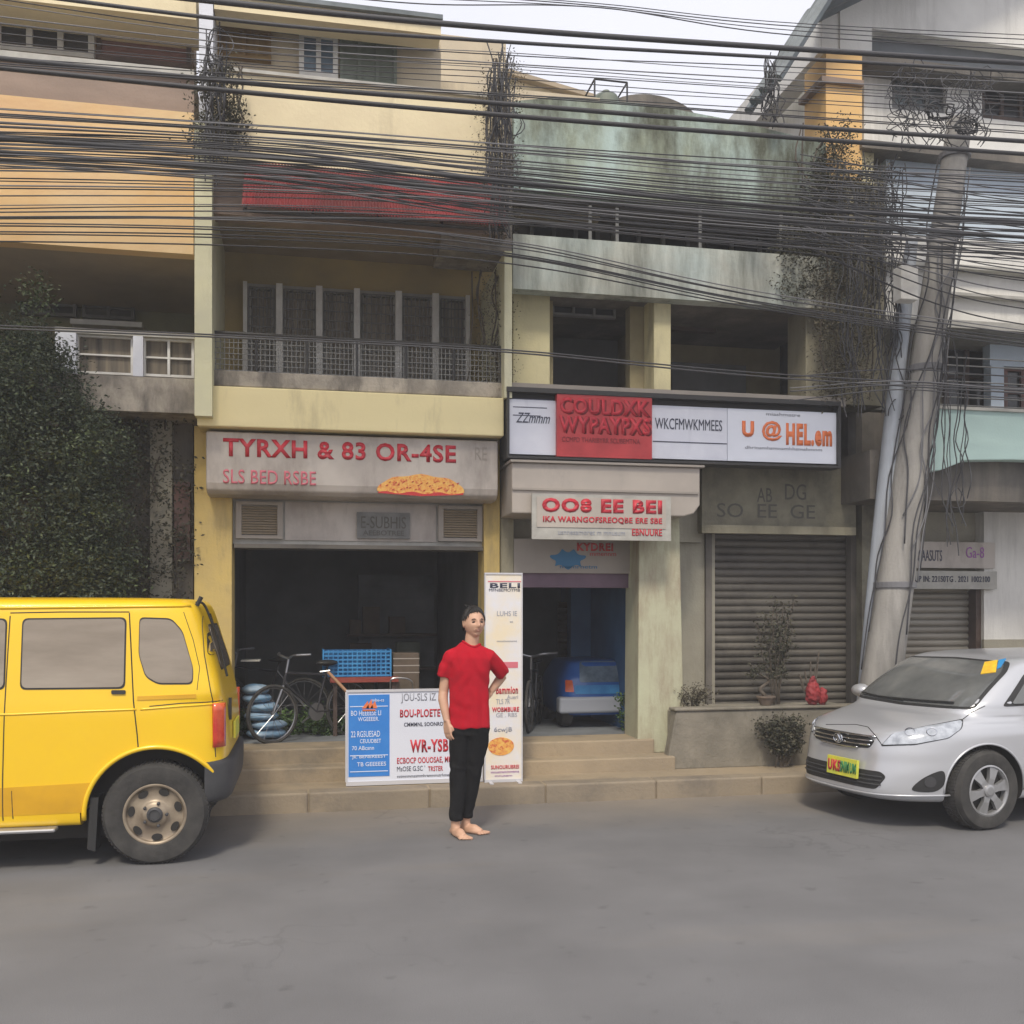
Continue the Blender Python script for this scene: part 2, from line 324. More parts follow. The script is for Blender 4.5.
# text -> thin raised lettering mesh lying on the plane y = D (facing -y); x from left, z centre; fits width w and height h
def letters(bm, s, x0, zc, w, h, D, fat=.0, th=.004, shear=0):
    c = bpy.data.curves.new('t', 'FONT'); c.body = s; c.offset = fat; c.space_character = 1+fat*3.2; c.shear = shear; c.resolution_u = 3
    o = bpy.data.objects.new('t', c); COL.objects.link(o)
    me = evald(o); bpy.data.objects.remove(o)
    if not me.vertices: return
    xs = [v.co.x for v in me.vertices]; ys = [v.co.y for v in me.vertices]
    sx = w/(max(xs)-min(xs)); sy = h/(max(ys)-min(ys)); mx = min(xs); my = (max(ys)+min(ys))/2
    t = bmesh.new(); t.from_mesh(me)
    for v in t.verts: v.co = Vector((x0+(v.co.x-mx)*sx, D, zc+(v.co.y-my)*sy))
    r = bmesh.ops.extrude_face_region(t, geom=list(t.faces))
    for g in r['geom']:
        if isinstance(g, bmesh.types.BMVert): g.co.y -= th
    tm = bpy.data.meshes.new('t2'); t.to_mesh(tm); t.free(); bm.from_mesh(tm); bpy.data.meshes.remove(tm); bpy.data.meshes.remove(me)
def letters_px(bm, s, px0, px1, pt, pb, D, ref=None, **k):
    ref = (px0+px1)/2 if ref is None else ref
    x0, x1 = XX(px0, D), XX(px1, D); z1, z0 = ZZ(pt, D, ref), ZZ(pb, D, ref)
    letters(bm, s, x0, (z0+z1)/2, x1-x0, z1-z0, D, **k)
# leaves: little bent quads around clump centres
def leaf_mesh(name, clumps, per, size, spread, m, parent, seed=1, flat=1.0, world=True):
    rg = random.Random(seed); vs = []; fs = []
    for c in clumps:
        for _ in range(per):
            p = Vector((c[0]+rg.gauss(0, spread), c[1]+rg.gauss(0, spread*flat), c[2]+rg.gauss(0, spread)))
            a = Vector((rg.gauss(0, 1), rg.gauss(0, 1), rg.gauss(0, .6)-.3)).normalized(); u, w = frame_at(a)
            t = rg.uniform(0, 6.28); b = u*math.cos(t)+w*math.sin(t); s = size*rg.uniform(.6, 1.3); i = len(vs)
            vs += [p-a*s, p+b*s*.45, p+a*s, p-b*s*.45]; fs.append((i, i+1, i+2, i+3))
    bm = bmesh.new(); V = [bm.verts.new(v) for v in vs]
    for f in fs: bm.faces.new([V[i] for i in f])
    return mk(name, bm, m, parent, normals=False, world=world)
# ---------------------------------------------------------------- setting
bm = new(); box(bm, -150, 150, -80, 8.38, -.3, 0); meta(mk('road', bm, 'asphalt'), 'grey asphalt road filling the foreground', 'road', kind='structure')
bm = new(); box(bm, -400, 400, -400, 400, -.6, -.304); meta(mk('ground', bm, 'dark_concrete'), 'bare ground under and behind the street', 'ground', kind='structure')
bm = new(); box(bm, -150, 150, 8.38, 40, -.29, .156); o = mk('pavement', bm, 'step_concrete'); meta(o, 'worn concrete pavement in front of the shops', 'pavement', kind='structure')
bm = new()
x = -30
while x < 40:
    box(bm, x, x+.994, 8.36, 8.56, -.2, .162); x += 1.0
o = mk('kerb', bm, 'kerb_concrete'); bevel_mod(o, .018, 3); meta(o, 'concrete kerb between the road and the pavement', 'kerb', kind='structure')
# steps: two broad steps up to the shops
sx0, sx1 = XX(150, 8.9), XX(672, 9.0)
bm = new(); box(bm, sx0, sx1, 8.9, 9.18, .1, .285); o = mk('lower_step', bm, 'step_concrete'); bevel_mod(o, .015, 2); meta(o, 'lower long concrete step before the two open shops', 'step', kind='structure')
bm = new(); box(bm, sx0+.05, sx1-.12, 9.15, 9.6, .1, .42); o = mk('upper_step', bm, 'step_concrete'); bevel_mod(o, .015, 2); meta(o, 'upper concrete step at the threshold of the two open shops', 'step', kind='structure')
# ---------------------------------------------------------------- camera
cam = bpy.data.cameras.new('camera'); co = bpy.data.objects.new('camera', cam); COL.objects.link(co)
co.location = CAM; co.rotation_euler = (R(90), 0, -YAW)
cam.sensor_width = 36; cam.lens = 36*F/1024; cam.shift_y = (HOR-512)/1024; cam.clip_end = 2000
sc.camera = co
# ---------------------------------------------------------------- light
w = bpy.data.worlds.new('World'); sc.world = w; w.use_nodes = True; nt = w.node_tree; L = nt.links
bg = nt.nodes['Background']; sky = nd(nt, 'ShaderNodeTexSky'); sky.sky_type = 'NISHITA'; sky.sun_disc = False
SUN_EL, SUN_AZ = R(52), R(197)     # azimuth measured clockwise from +Y
sky.sun_elevation = SUN_EL; sky.sun_rotation = SUN_AZ; sky.air_density = 1.6; sky.dust_density = 4.5; sky.ozone_density = 1.2
mx = nd(nt, 'ShaderNodeMix', data_type='RGBA'); tc = nd(nt, 'ShaderNodeTexCoord'); nn = nd(nt, 'ShaderNodeTexNoise')
nn.inputs['Scale'].default_value = 2.2; nn.inputs['Detail'].default_value = 7
L.new(tc.outputs['Generated'], nn.inputs['Vector'])
mr = nd(nt, 'ShaderNodeMapRange'); mr.inputs[1].default_value = .3; mr.inputs[2].default_value = .7; mr.inputs[3].default_value = .8; mr.inputs[4].default_value = .97
L.new(nn.outputs['Fac'], mr.inputs[0]); L.new(mr.outputs[0], mx.inputs[0]); L.new(sky.outputs[0], mx.inputs[6]); mx.inputs[7].default_value = (7.5, 7.5, 8.2, 1)
L.new(mx.outputs[2], bg.inputs['Color']); bg.inputs['Strength'].default_value = .1
sl = bpy.data.lights.new('sun', 'SUN'); so = bpy.data.objects.new('sun', sl); COL.objects.link(so)
sl.energy = 1.9; sl.angle = R(11); sl.color = (1, .91, .76)
sd = Vector((math.sin(SUN_AZ)*math.cos(SUN_EL), math.cos(SUN_AZ)*math.cos(SUN_EL), math.sin(SUN_EL)))
so.rotation_euler = sd.to_track_quat('Z', 'Y').to_euler(); so.location = (0, -5, 20)
sc.view_settings.view_transform = 'Standard'; sc.view_settings.look = 'None'; sc.view_settings.exposure = .47; sc.view_settings.gamma = 1
# ================================================================ BUILDINGS
def part(name, m, parent, ref, *pieces, bev=0, label=None):
    for p in pieces:
        bm = new(); bpx(bm, *p, ref); o = mk(name, bm, m, parent, label=label)
        if bev: bevel_mod(o, bev)
    return o
def window(parent, ref, px0, px1, pt, pb, D, n=1, fr=.045, fm='white_paint', pm='louvre_glass', rows=1, pane_name='pane', dep=.06):
    x0, x1, z1, z0 = XX(px0, D), XX(px1, D), ZZ(pt, D, ref), ZZ(pb, D, ref)
    bm = new()
    box(bm, x0, x1, D, D+dep, z1-fr, z1); box(bm, x0, x1, D, D+dep, z0, z0+fr)
    for i in range(n+1):
        c = x0+fr/2+(x1-x0-fr)*i/n; box(bm, c-fr/2, c+fr/2, D+.003, D+dep-.003, z0+fr, z1-fr)
    for j in range(1, rows):
        c = z0+(z1-z0)*j/rows; box(bm, x0+fr, x1-fr, D+.01, D+dep-.01, c-fr/3, c+fr/3)
    w = mk('window', bm, fm, parent)
    bm = new(); box(bm, x0+fr*.5, x1-fr*.5, D+dep*.6, D+dep*.6+.012, z0+fr*.5, z1-fr*.5); mk(pane_name, bm, pm, w)
    return w
def grille(parent, x0, x1, z0, z1, y, nx, nz, r=.006, name='grille', m='black_metal'):
    bm = new()
    for i in range(nx+1):
        x = x0+(x1-x0)*i/nx; box(bm, x-r, x+r, y-r, y+r, z0, z1)
    for j in range(nz+1):
        z = z0+(z1-z0)*j/nz; box(bm, x0, x1, y-r*.8-r*1.8, y-r*1.0, z-r, z+r)
    return mk(name, bm, m, parent)
def shutter(parent, px0, px1, pt, pb, D, ref, m, name='roller_shutter'):
    x0, x1, z1, z0 = XX(px0, D), XX(px1, D), ZZ(pt, D, ref), ZZ(pb, D, ref)
    pts = []; n = max(8, int((z1-z0)/.075)); h = (z1-z0)/n
    for i in range(n):                                     # curved interlocking slats
        for k in range(5):
            t = k/5; pts.append((D-.022*math.sin(math.pi*t)**.6, z0+(i+t)*h))
        pts.append((D+.006, z0+(i+.97)*h))
    pts.append((D, z1)); pts += [(D+.03, z1), (D+.03, z0)]
    bm = new(); prism_x(bm, pts, x0, x1); s = mk(name, bm, m, parent)
    bm = new(); box(bm, x0, x1, D-.035, D-.001, z0-.03, z0+.05); mk('bottom_rail', bm, 'grey_frame', s)
    return s
# ---------------------------------------------------------------- A: orange building on the left
RA = 100
A = thing('shophouse', (XX(60, 9.6), 9.6, .156), 'tall orange shophouse on the far left with a grey concrete balcony behind the dark tree', 'building')
XL = -230
part('fascia', 'cream_plaster', A, RA, (XL, 196, -40, 9, 9.05, .5))
part('window_band_and_sill_shade', 'taupe_plaster_shade', A, RA, (XL, 194, -40, 80, 9.75, .2), (XL, 194, 66, 106, 9.12, .08))  # lower strip: shade below the sill put into the wall colour
part('sill', 'dull_white', A, RA, (XL, 194, 60, 66, 9.06, .3))
window(A, RA, -70, 94, 12, 59, 9.45, 5, .05, 'dull_white', 'dark_glass')
window(A, RA, 96, 191, 12, 59, 9.5, 1, .04, 'dark_brown', 'red_brown')
part('parapet', 'orange_plaster', A, RA, (XL, 193.5, 104, 248, 8.98, .14))
part('ceiling_slab', 'soffit', A, RA, (XL, 193.5, 62, 104, 9.2, 3.3), (XL, 193.5, 236, 250, 9.12, 3.4))
part('back_wall', 'green_wall', A, RA, (XL, 194, 200, 420, 10.9, .2))
part('balcony_slab', 'concrete', A, RA, (XL, 195, 375, 410, 9.1, 2.4))
part('cornice', 'dull_white', A, RA, (55, 194, 329, 334, 9.2, .14), (70, 142, 320, 325, 9.9, .3))
window(A, RA, 76, 133, 335, 374, 9.26, 1, .02, 'white_paint', 'curtain', 2)
window(A, RA, 143, 194, 335, 374, 9.26, 2, .022, 'white_paint', 'curtain', 2)
part('post', 'white_column', A, RA, (133, 143, 334, 374.5, 9.2, .16), (55, 76, 334, 374.5, 9.2, .16))
for a, b_ in ((20, 76), (82, 134)): window(A, RA, a, b_, 285, 318, 10.78, 2, .03, 'grey_frame', 'louvre_glass', 3)
part('ground_wall', 'dark_concrete', A, RA, (XL, 193, 410, 780, 9.62, .25))
part('ground_post', 'grey_wall', A, RA, (150, 172, 410, 780, 9.5, .13))
part('ground_panel', 'red_brown', A, RA, (174, 190, 480, 560, 9.55, .07))
part('back_mass', 'dark_concrete', A, RA, (XL, 194, -60, 745, 13.5, .3), (XL-20, XL, -60, 745, 9.1, 4.6))
bm = new(); bpx(bm, 199, 213, -30, 112, 8.93, .5, RA); mk('column_top', bm, 'white_column', A)
bm = new(); bpx(bm, 194.5, 212, 112, 412, 8.9, 4.5, RA); mk('column', bm, 'pale_column', A)
# ---------------------------------------------------------------- B: cream and yellow shophouse
RB = 355
B = thing('shophouse', (XX(355, 9.6), 9.6, .42), 'cream and yellow shophouse with a red sheet awning above six caged windows', 'building')
part('roof_fascia', 'cream_plaster', B, RB, (214, 441, 8, 25, 8.95, .25))
part('soffit', 'soffit', B, RB, (214, 441, 18, 24, 9.2, 4.3))
bm = new(); bpx(bm, 212, 443, 4, 8.5, 8.9, 4.6, RB); mk('roof', bm, 'roof_sheet', B)
part('upper_wall', 'beige_wall', B, RB, (213, 441, 20, 92, 9.42, .2), (441, 600, 72, 200, 9.9, .2))
window(B, RB, 216, 271, 40, 70, 9.36, 4, .03, 'brown_wood', 'brown_wood')
window(B, RB, 299, 338, 36, 80, 9.36, 2, .045, 'white_paint', 'blue_glass')
window(B, RB, 340, 397, 38, 82, 9.36, 3, .03, 'green_grey_shutter', 'green_grey_shutter')
part('parapet', 'cream_plaster', B, RB, (213, 507, 83, 172, 8.97, .14))
part('parapet_cap', 'dull_white', B, RB, (213, 507, 80, 83.2, 8.94, .2))
part('lintel', 'taupe_plaster_shade', B, RB, (213, 507, 172, 224, 9.03, .2))
part('terrace_slab', 'soffit', B, RB, (213, 507, 190, 222, 9.23, 4.2))
# awning: corrugated red sheet sloping outwards
bm = new(); x0, x1 = XX(244, 8.7), XX(504, 8.7); n = 84; za, zb = ZZ(172, 8.98, RB), ZZ(214, 8.5, RB)
top = []; bot = []
for i in range(n*2+1):
    x = x0+(x1-x0)*i/(n*2); d = .012 if i % 2 else -.012
    top.append((x, 8.965, za+d)); bot.append((x, 8.5, zb+d))
V1 = [bm.verts.new(p) for p in top]; V2 = [bm.verts.new(p) for p in bot]
for i in range(n*2): bm.faces.new((V1[i], V1[i+1], V2[i+1], V2[i]))
aw = mk('awning', bm, 'red_sheet', B); s = aw.modifiers.new('s', 'SOLIDIFY'); s.thickness = .008
bm = new()
for q in (0, .25, .5, .75, 1): xq = x0+.02+(x1-x0-.04)*q; tube(bm, [(xq, 8.96, za-.12), (xq, 8.55, zb-.03)], .012)
tube(bm, [(x0, 8.53, zb-.03), (x1, 8.53, zb-.03)], .014); mk('bracket', bm, 'black_metal', aw)
part('back_wall', 'ochre_wall', B, RB, (213, 506, 190, 292, 10.25, .2), (213, 245, 292, 400, 10.25, .2), (469, 506, 292, 400, 10.25, .2))
bm = new()
for i, (a, b_) in enumerate(((246, 277), (281, 318), (321, 356), (359, 398), (400, 435), (438, 468))):
    w_ = window(B, RB, a, b_, 290, 384, 10.22, 1, .05, 'dull_white', 'cage_curtain', dep=.1)
    grille(w_, XX(a+3, 10.2), XX(b_-3, 10.2), ZZ(380, 10.2, RB), ZZ(294, 10.2, RB), 10.19, 7, 9, .005, 'grille', 'grey_frame')
part('mullion', 'white_paint', B, RB, *[(a, b_, 288, 384, 10.10, .2) for a, b_ in ((243, 247), (276, 282.5), (316, 322.5), (354, 360), (395.5, 402), (432.5, 439), (466, 470))])
part('balcony_floor', 'concrete', B, RB, (199, 506, 376, 391.5, 9.1, 4.4), bev=.01)
x0, x1 = XX(202, 9.14), XX(503, 9.14); z0, z1 = ZZ(377, 9.14, RB), ZZ(340, 9.14, RB)
bm = new(); tube(bm, [(x0, 9.14, z1), (x1, 9.14, z1)], .018)
for k in range(7): xq = x0+.02+(x1-x0-.04)*k/6; tube(bm, [(xq, 9.14, z0-.02), (xq, 9.14, z1)], .014)
rail = mk('railing', bm, 'black_metal', B); grille(rail, x0, x1, z0+.01, z1-.03, 9.145, 70, 6, .003, 'wire_mesh', 'grey_frame')
part('yellow_band', 'yellow_band', B, RB, (197, 504, 391.5, 431, 9.02, .5), bev=.012)
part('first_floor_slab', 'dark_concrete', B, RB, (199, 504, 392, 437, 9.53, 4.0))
part('side_post', 'pale_column', B, RB, (504.5, 512, 240, 391, 8.96, 4.5))
part('upper_party_wall', 'concrete', B, RB, (441, 512, 90, 240, 9.13, .6))
P_ = part('pillar', 'yellow_pillar', B, RB, (194, 232, 431, 739, 9.42, .35), bev=.01)
part('pillar', 'yellow_pillar', B, RB, (484, 500, 431, 739, 9.42, .35), bev=.01)
part('pillar', 'stained_post', B, RB, (500.5, 514, 445, 739, 9.46, 4.0), bev=.01)
lb = part('transom', 'dull_white', B, RB, (232, 484, 500, 545, 9.52, .08))
bm = new(); bpx(bm, 285, 436, 503, 541, 9.505, .02, RB); mk('transom_panel', bm, 'sign_cream', lb)
for a, b_ in ((236, 283), (438, 482)):
    bm = new(); x0, x1, z1, z0 = XX(a, 9.5), XX(b_, 9.5), ZZ(504, 9.5, RB), ZZ(540, 9.5, RB)
    for q in ((x0, x1, z1-.03, z1), (x0, x1, z0, z0+.03)): box(bm, q[0], q[1], 9.47, 9.52, q[2], q[3])
    box(bm, x0, x0+.05, 9.475, 9.52, z0+.03, z1-.03); box(bm, x1-.05, x1, 9.475, 9.52, z0+.03, z1-.03)
    v = mk('vent', bm, 'panel_beige', lb); bm = new()
    for k in range(11):
        z = z0+.045+(z1-z0-.09)*k/10.5
        prism_x(bm, [(9.48, z), (9.485, z-.004), (9.515, z+.016), (9.51, z+.02)], x0+.05, x1-.05)
    mk('louvre_slats', bm, 'soffit', v)
bm = new(); bpx(bm, 357, 410, 512, 538, 9.47, .035, RB); nb = mk('number_board', bm, 'grey_frame', lb)
bm = new(); letters_px(bm, 'E-SUBHIS', 361, 406, 516, 528, 9.468, RB); letters_px(bm, 'AEEBOTREE', 363, 404, 530, 535, 9.468, RB); mk('lettering', bm, 'letter_faint', nb)
bm = new(); bpx(bm, 234, 483, 545, 549, 9.44, .3, RB); mk('shutter_box', bm, 'shutter_metal', B)
x0, x1 = XX(232, 9.5), XX(484, 9.5)
bm = new(); z1, z0 = ZZ(548, 9.6, RB), .42
box(bm, x0-.3, x1+.02, 13.2, 13.4, z0, z1+.6); box(bm, x0-.3, x0-.1, 9.78, 13.2, z0, z1+.6); box(bm, x1+.02, x1+.1, 9.78, 13.2, z0, z1+.6)
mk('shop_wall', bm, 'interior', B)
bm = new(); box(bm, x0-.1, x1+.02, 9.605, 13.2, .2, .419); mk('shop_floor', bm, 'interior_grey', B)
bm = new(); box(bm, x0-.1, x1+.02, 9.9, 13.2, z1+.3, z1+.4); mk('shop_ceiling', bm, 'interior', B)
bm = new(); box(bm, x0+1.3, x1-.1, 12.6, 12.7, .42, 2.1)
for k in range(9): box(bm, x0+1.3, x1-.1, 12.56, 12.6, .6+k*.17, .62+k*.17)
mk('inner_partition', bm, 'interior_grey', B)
# shelves and stock at the back of the dark shop
def stock(parent, xa, xb, y, z0, rows, seed, name):
    rq = random.Random(seed)
    for r_ in range(rows):
        z = z0+r_*.42; bm = new(); box(bm, xa, xb, y, y+.35, z, z+.03); sh = mk('shelf', bm, 'dark_brown', parent); x = xa+.04
        while x < xb-.3:
            w_ = rq.uniform(.1, .3); h_ = rq.uniform(.12, .33); bm = new(); box(bm, x, x+w_, y+.03+rq.uniform(0, .06), y+.3, z+.031, z+.03+h_)
            mk('stock_box', bm, rq.choice(['cardboard', 'cardboard', 'dark_brown', 'interior_grey', 'green_grey_shutter', 'interior_grey']), sh); x += w_+rq.uniform(.01, .12)
stock(B, x1-1.2, x1-.1, 12.3, .5, 3, 2, 'shelf')
part('back_mass', 'beige_wall', B, RB, (213, 506, 24, 300, 13.55, .3))
# ---------------------------------------------------------------- C: stained teal shophouse
RC = 675
C_ = thing('shophouse', (XX(675, 9.6), 9.6, .28), 'stained teal shophouse with two dark open rooms above a long white shop fascia', 'building')
bm = new(); x0, x1 = XX(512, 9.4), XX(822, 9.4); zt, zb = ZZ(116, 9.4, RC), ZZ(206, 9.4, RC)
prism(bm, [(x0, zb), (x1, zb), (x1, zt-.16), (x0+2.2, zt-.02), (x0+1.3, zt+.05), (x0+.4, zt+.02), (x0, zt-.06)], 9.32, 9.5); mk('top_wall', bm, 'teal_stained', C_)
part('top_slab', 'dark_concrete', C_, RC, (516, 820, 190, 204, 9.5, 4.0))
bm = new(); n = 20; pts = []                                # dark barrel roof peeping over the parapet
xa, xb = XX(602, 11), XX(700, 11); za = ZZ(124, 11, RC); zb2 = ZZ(97, 11, RC)
for i in range(n+1): t = math.pi*i/n; pts.append(((xa+xb)/2-(xb-xa)/2*math.cos(t), za+(zb2-za)*math.sin(t)))
prism(bm, pts, 11, 13); mk('barrel_roof', bm, 'dark_concrete', C_)
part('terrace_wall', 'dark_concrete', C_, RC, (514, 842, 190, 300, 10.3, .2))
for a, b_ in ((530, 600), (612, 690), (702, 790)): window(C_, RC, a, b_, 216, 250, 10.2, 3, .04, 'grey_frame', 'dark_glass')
for px in (590, 617, 700, 781): bm = new(); tube(bm, [P(px, 252, 9.35), P(px, 206, 9.35)], .018); mk('terrace_post', bm, 'grey_frame', C_)
part('parapet', 'teal_parapet', C_, RC, (513, 846, 246, 299, 9.14, .16))
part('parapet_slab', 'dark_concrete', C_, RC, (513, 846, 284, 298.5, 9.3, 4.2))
part('balcony_slab', 'panel_beige', C_, RC, (505.5, 846, 390, 399, 9.04, 4.4))
part('fascia_beam', 'dark_concrete', C_, RC, (506, 841, 399, 461, 9.16, .5))
part('front_wall', 'pale_yellow', C_, RC, (513, 550, 296, 391, 9.4, .2), bev=.008)
part('front_pillar', 'pale_yellow', C_, RC, (654, 671, 296, 391, 9.3, .3), bev=.008)
part('side_return', 'olive_wall', C_, RC, (630, 653.5, 296, 391, 9.62, .15), (541, 553, 296, 391, 9.61, 1.3))
part('front_pillar', 'stained_post', C_, RC, (806, 846, 296, 391, 9.3, .4), bev=.008)
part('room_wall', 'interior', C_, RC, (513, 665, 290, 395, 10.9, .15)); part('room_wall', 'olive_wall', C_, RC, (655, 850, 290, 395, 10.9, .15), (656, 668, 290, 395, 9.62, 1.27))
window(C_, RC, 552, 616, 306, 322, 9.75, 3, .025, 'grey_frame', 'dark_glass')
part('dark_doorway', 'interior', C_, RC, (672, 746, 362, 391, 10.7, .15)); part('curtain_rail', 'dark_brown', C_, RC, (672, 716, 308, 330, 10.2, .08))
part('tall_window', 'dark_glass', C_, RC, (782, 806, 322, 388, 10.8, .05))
# ground storey
G = .42
part('upper_ground_wall', 'grey_wall', C_, RC, (514, 702, 462, 542, 9.62, .2)); part('upper_ground_wall', 'olive_header', C_, RC, (702, 856, 462, 530, 9.5, .3))
part('doorway_panel', 'panel_beige', C_, RC, (514, 637, 541, 574, 9.46, .2))
part('doorway_header', 'purple_board', C_, RC, (521, 637, 574, 588, 9.5, .15))
x0, x1 = XX(637, 9.2), XX(681, 9.2)
bm = new(); prism(bm, [(x0, .28), (x1+.03, .28), (x1-.03, 2.9), (x0+.02, 2.9)], 9.18, 9.6); o = mk('pillar', bm, 'green_pillar', C_); bevel_mod(o, .012)
bm = new(); box(bm, x1+.02, XX(713, 9.75), 9.7, 9.95, .16, 2.9); mk('recess_wall', bm, 'grey_wall', C_)
x0, x1 = XX(524, 9.6), XX(636, 9.6)
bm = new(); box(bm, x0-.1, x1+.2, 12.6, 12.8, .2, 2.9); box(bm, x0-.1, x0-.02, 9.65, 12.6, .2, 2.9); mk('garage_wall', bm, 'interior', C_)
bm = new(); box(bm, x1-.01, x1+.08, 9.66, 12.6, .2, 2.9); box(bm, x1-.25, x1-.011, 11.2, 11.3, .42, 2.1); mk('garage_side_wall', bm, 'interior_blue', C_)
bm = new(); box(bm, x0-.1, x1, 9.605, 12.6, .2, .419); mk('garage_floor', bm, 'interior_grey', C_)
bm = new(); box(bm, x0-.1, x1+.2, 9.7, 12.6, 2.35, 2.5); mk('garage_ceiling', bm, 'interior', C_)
shutter(C_, 558, 620, 602, 720, 12.3, 600, 'shutter_metal', 'inner_shutter')
shutter(C_, 711, 852, 533, 722, 9.78, 780, 'shutter_metal')
part('shutter_guide', 'dark_concrete', C_, 780, (706, 712, 528, 722, 9.66, .1), (851, 862, 528, 722, 9.66, .1))
bm = new(); bpx(bm, 702, 856, 526, 534, 9.42, .1, 780); mk('shutter_lintel', bm, 'stained_post', C_)
part('back_mass', 'dark_concrete', C_, RC, (516, 848, 150, 640, 13.6, .3), (848, 856, 200, 740, 9.8, 3.8))
# faded painted writing on the header over the shutter
bm = new(); letters_px(bm, 'SO  EE  GE', 717, 815, 504, 518, 9.499, th=.002); letters_px(bm, 'AB', 757, 772, 488, 502, 9.499, th=.002); letters_px(bm, 'DG', 785, 806, 484, 500, 9.499, th=.002)
mk('painted_lettering', bm, 'letter_faint', C_)
# ---------------------------------------------------------------- D: white and blue building on the right
RD = 930; XR = 1250
D_ = thing('building', (XX(1000, 10), 10, .156), 'white and pale blue building on the right with a mint balcony and dark roof', 'building')
part('gable_wall', 'white_wall', D_, RD, (840, XR, -60, 36, 9.6, .2), (840, 872, 36, 62, 9.6, .2))
part('dark_band', 'interior_grey', D_, RD, (872, XR, 36, 62, 9.75, .2))
part('upper_wall', 'white_wall', D_, RD, (864, XR, 62, 78, 9.66, .2), (864, 892, 78, 112, 9.66, .2), (946, 982, 78, 112, 9.66, .2), (1060, XR, 78, 112, 9.66, .2), (864, XR, 112, 148, 9.66, .2))
window(D_, RD, 892, 946, 78, 112, 9.7, 3, .04, 'grey_frame', 'grey_glass', 2)
window(D_, RD, 982, 1060, 78, 112, 9.7, 4, .04, 'dark_brown', 'dark_glass', 2)
part('eave_band', 'dark_concrete', D_, RD, (862, XR, 62, 70, 9.4, .26), (862, XR, 146, 154, 9.3, .5))
part('blue_panel', 'blue_wall', D_, RD, (886, XR, 154, 236, 9.5, .2))
part('middle_wall', 'white_wall', D_, RD, (886, XR, 236, 318, 9.46, .2))
part('ledge', 'dull_white', D_, RD, (886, XR, 262, 266, 9.34, .12), (930, XR, 290, 293, 9.36, .1), (886, XR, 318, 326, 9.2, 3.4))
part('first_floor_wall', 'grey_wall', D_, RD, (860, 945, 326, 412, 10.0, .15), (988, XR, 326, 412, 10.0, .15)); part('first_floor_wall', 'blue_wall', D_, RD, (990, XR, 326, 362, 9.7, .12), (991, 1004, 362, 412, 9.7, .12))
window(D_, RD, 945, 990, 336, 414, 9.95, 2, .05, 'dark_brown', 'dark_glass', 2); window(D_, RD, 1004, 1060, 362, 414, 9.78, 3, .05, 'red_brown', 'dark_glass', 2)
x0, x1, xm = XX(924, 8.75), XX(XR, 8.75), XX(966, 8.75); zt, zb, za = ZZ(408, 8.75, RD), ZZ(472, 8.75, RD), ZZ(459, 8.75, RD)
bm = new(); prism(bm, [(x0, zt), (x0, zb), (x0+.18, zb+.02), (xm, za), (xm+.5, za+.02), (x1, za+.02), (x1, zt)], 8.75, 8.9); o = mk('balcony_parapet', bm, 'mint_parapet', D_); bevel_mod(o, .01)
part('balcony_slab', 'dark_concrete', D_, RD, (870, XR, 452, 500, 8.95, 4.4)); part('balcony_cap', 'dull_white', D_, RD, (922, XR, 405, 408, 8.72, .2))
bm = new(); 
for k in range(7): z = ZZ(404-k*8, 8.86, RD); tube(bm, [(XX(925, 8.86), 8.86, z), (XX(XR, 8.86), 8.86, z)], .007)
mk('balcony_rail', bm, 'grey_frame', D_)
part('ground_wall', 'white_wall', D_, RD, (984, XR, 498, 668, 9.9, .2)); part('ground_wall', 'grey_wall', D_, RD, (862, 984, 498, 590, 10.05, .2))
part('corner_post', 'olive_header', D_, RD, (862, 880, 470, 690, 9.55, .5)); part('shutter_post', 'dark_brown', D_, RD, (976, 984, 588, 690, 9.95, .2)); part('ground_wall', 'grey_wall', D_, RD, (984, XR, 640, 700, 9.86, .04))
shutter(D_, 880, 977, 586, 700, 10.1, 930, 'shutter_grey')
# sloping dark roof edge with corrugated sheets
bm = new(); a = P(836, -14, 8.95); b_ = P(778, 78, 8.95); c = P(1160, -170, 8.95)
for k in range(3):
    off = Vector((0, .0+.02*k, 0))
n = 7
for k in range(n):
    y = 8.95+k*.11; dx = Vector((0, y-8.95, 0)); q = .045 if k % 2 else .0
    tube(bm, [b_+dx+Vector((0, 0, q)), a+dx+Vector((0, 0, q)), c+dx+Vector((0, 0, q))], (.05), 6)
v = [bm.verts.new(p) for p in (b_, a, c, c+Vector((0, .68, 0)), a+Vector((0, .68, 0)), b_+Vector((0, .68, 0)))]
bm.faces.new((v[0], v[1], v[4], v[5])); bm.faces.new((v[1], v[2], v[3], v[4]))
rf = mk('roof', bm, 'roof_sheet', D_)
part('eave_return', 'white_wall', D_, RD, (822, 842, 24, 62, 9.62, 3)); part('side_wall', 'white_wall', D_, RD, (838, 860, 62, 400, 9.9, 3.7))
part('amber_pilaster', 'amber_plaster', D_, RD, (826, 862, 64, 186, 9.35, .45)); part('pilaster_cap', 'taupe_plaster_shade', D_, RD, (822, 864, 88, 93, 9.3, .5)); part('pilaster_edge', 'pale_yellow', D_, RD, (862, 874, 150, 190, 9.4, .4))
part('lower_pier', 'stained_post', D_, RD, (846, 884, 186, 408, 9.42, .4))
part('back_mass', 'dark_concrete', D_, RD, (862, XR, -60, 690, 13.4, .3), (XR, XR+15, -60, 690, 9.1, 4.3))
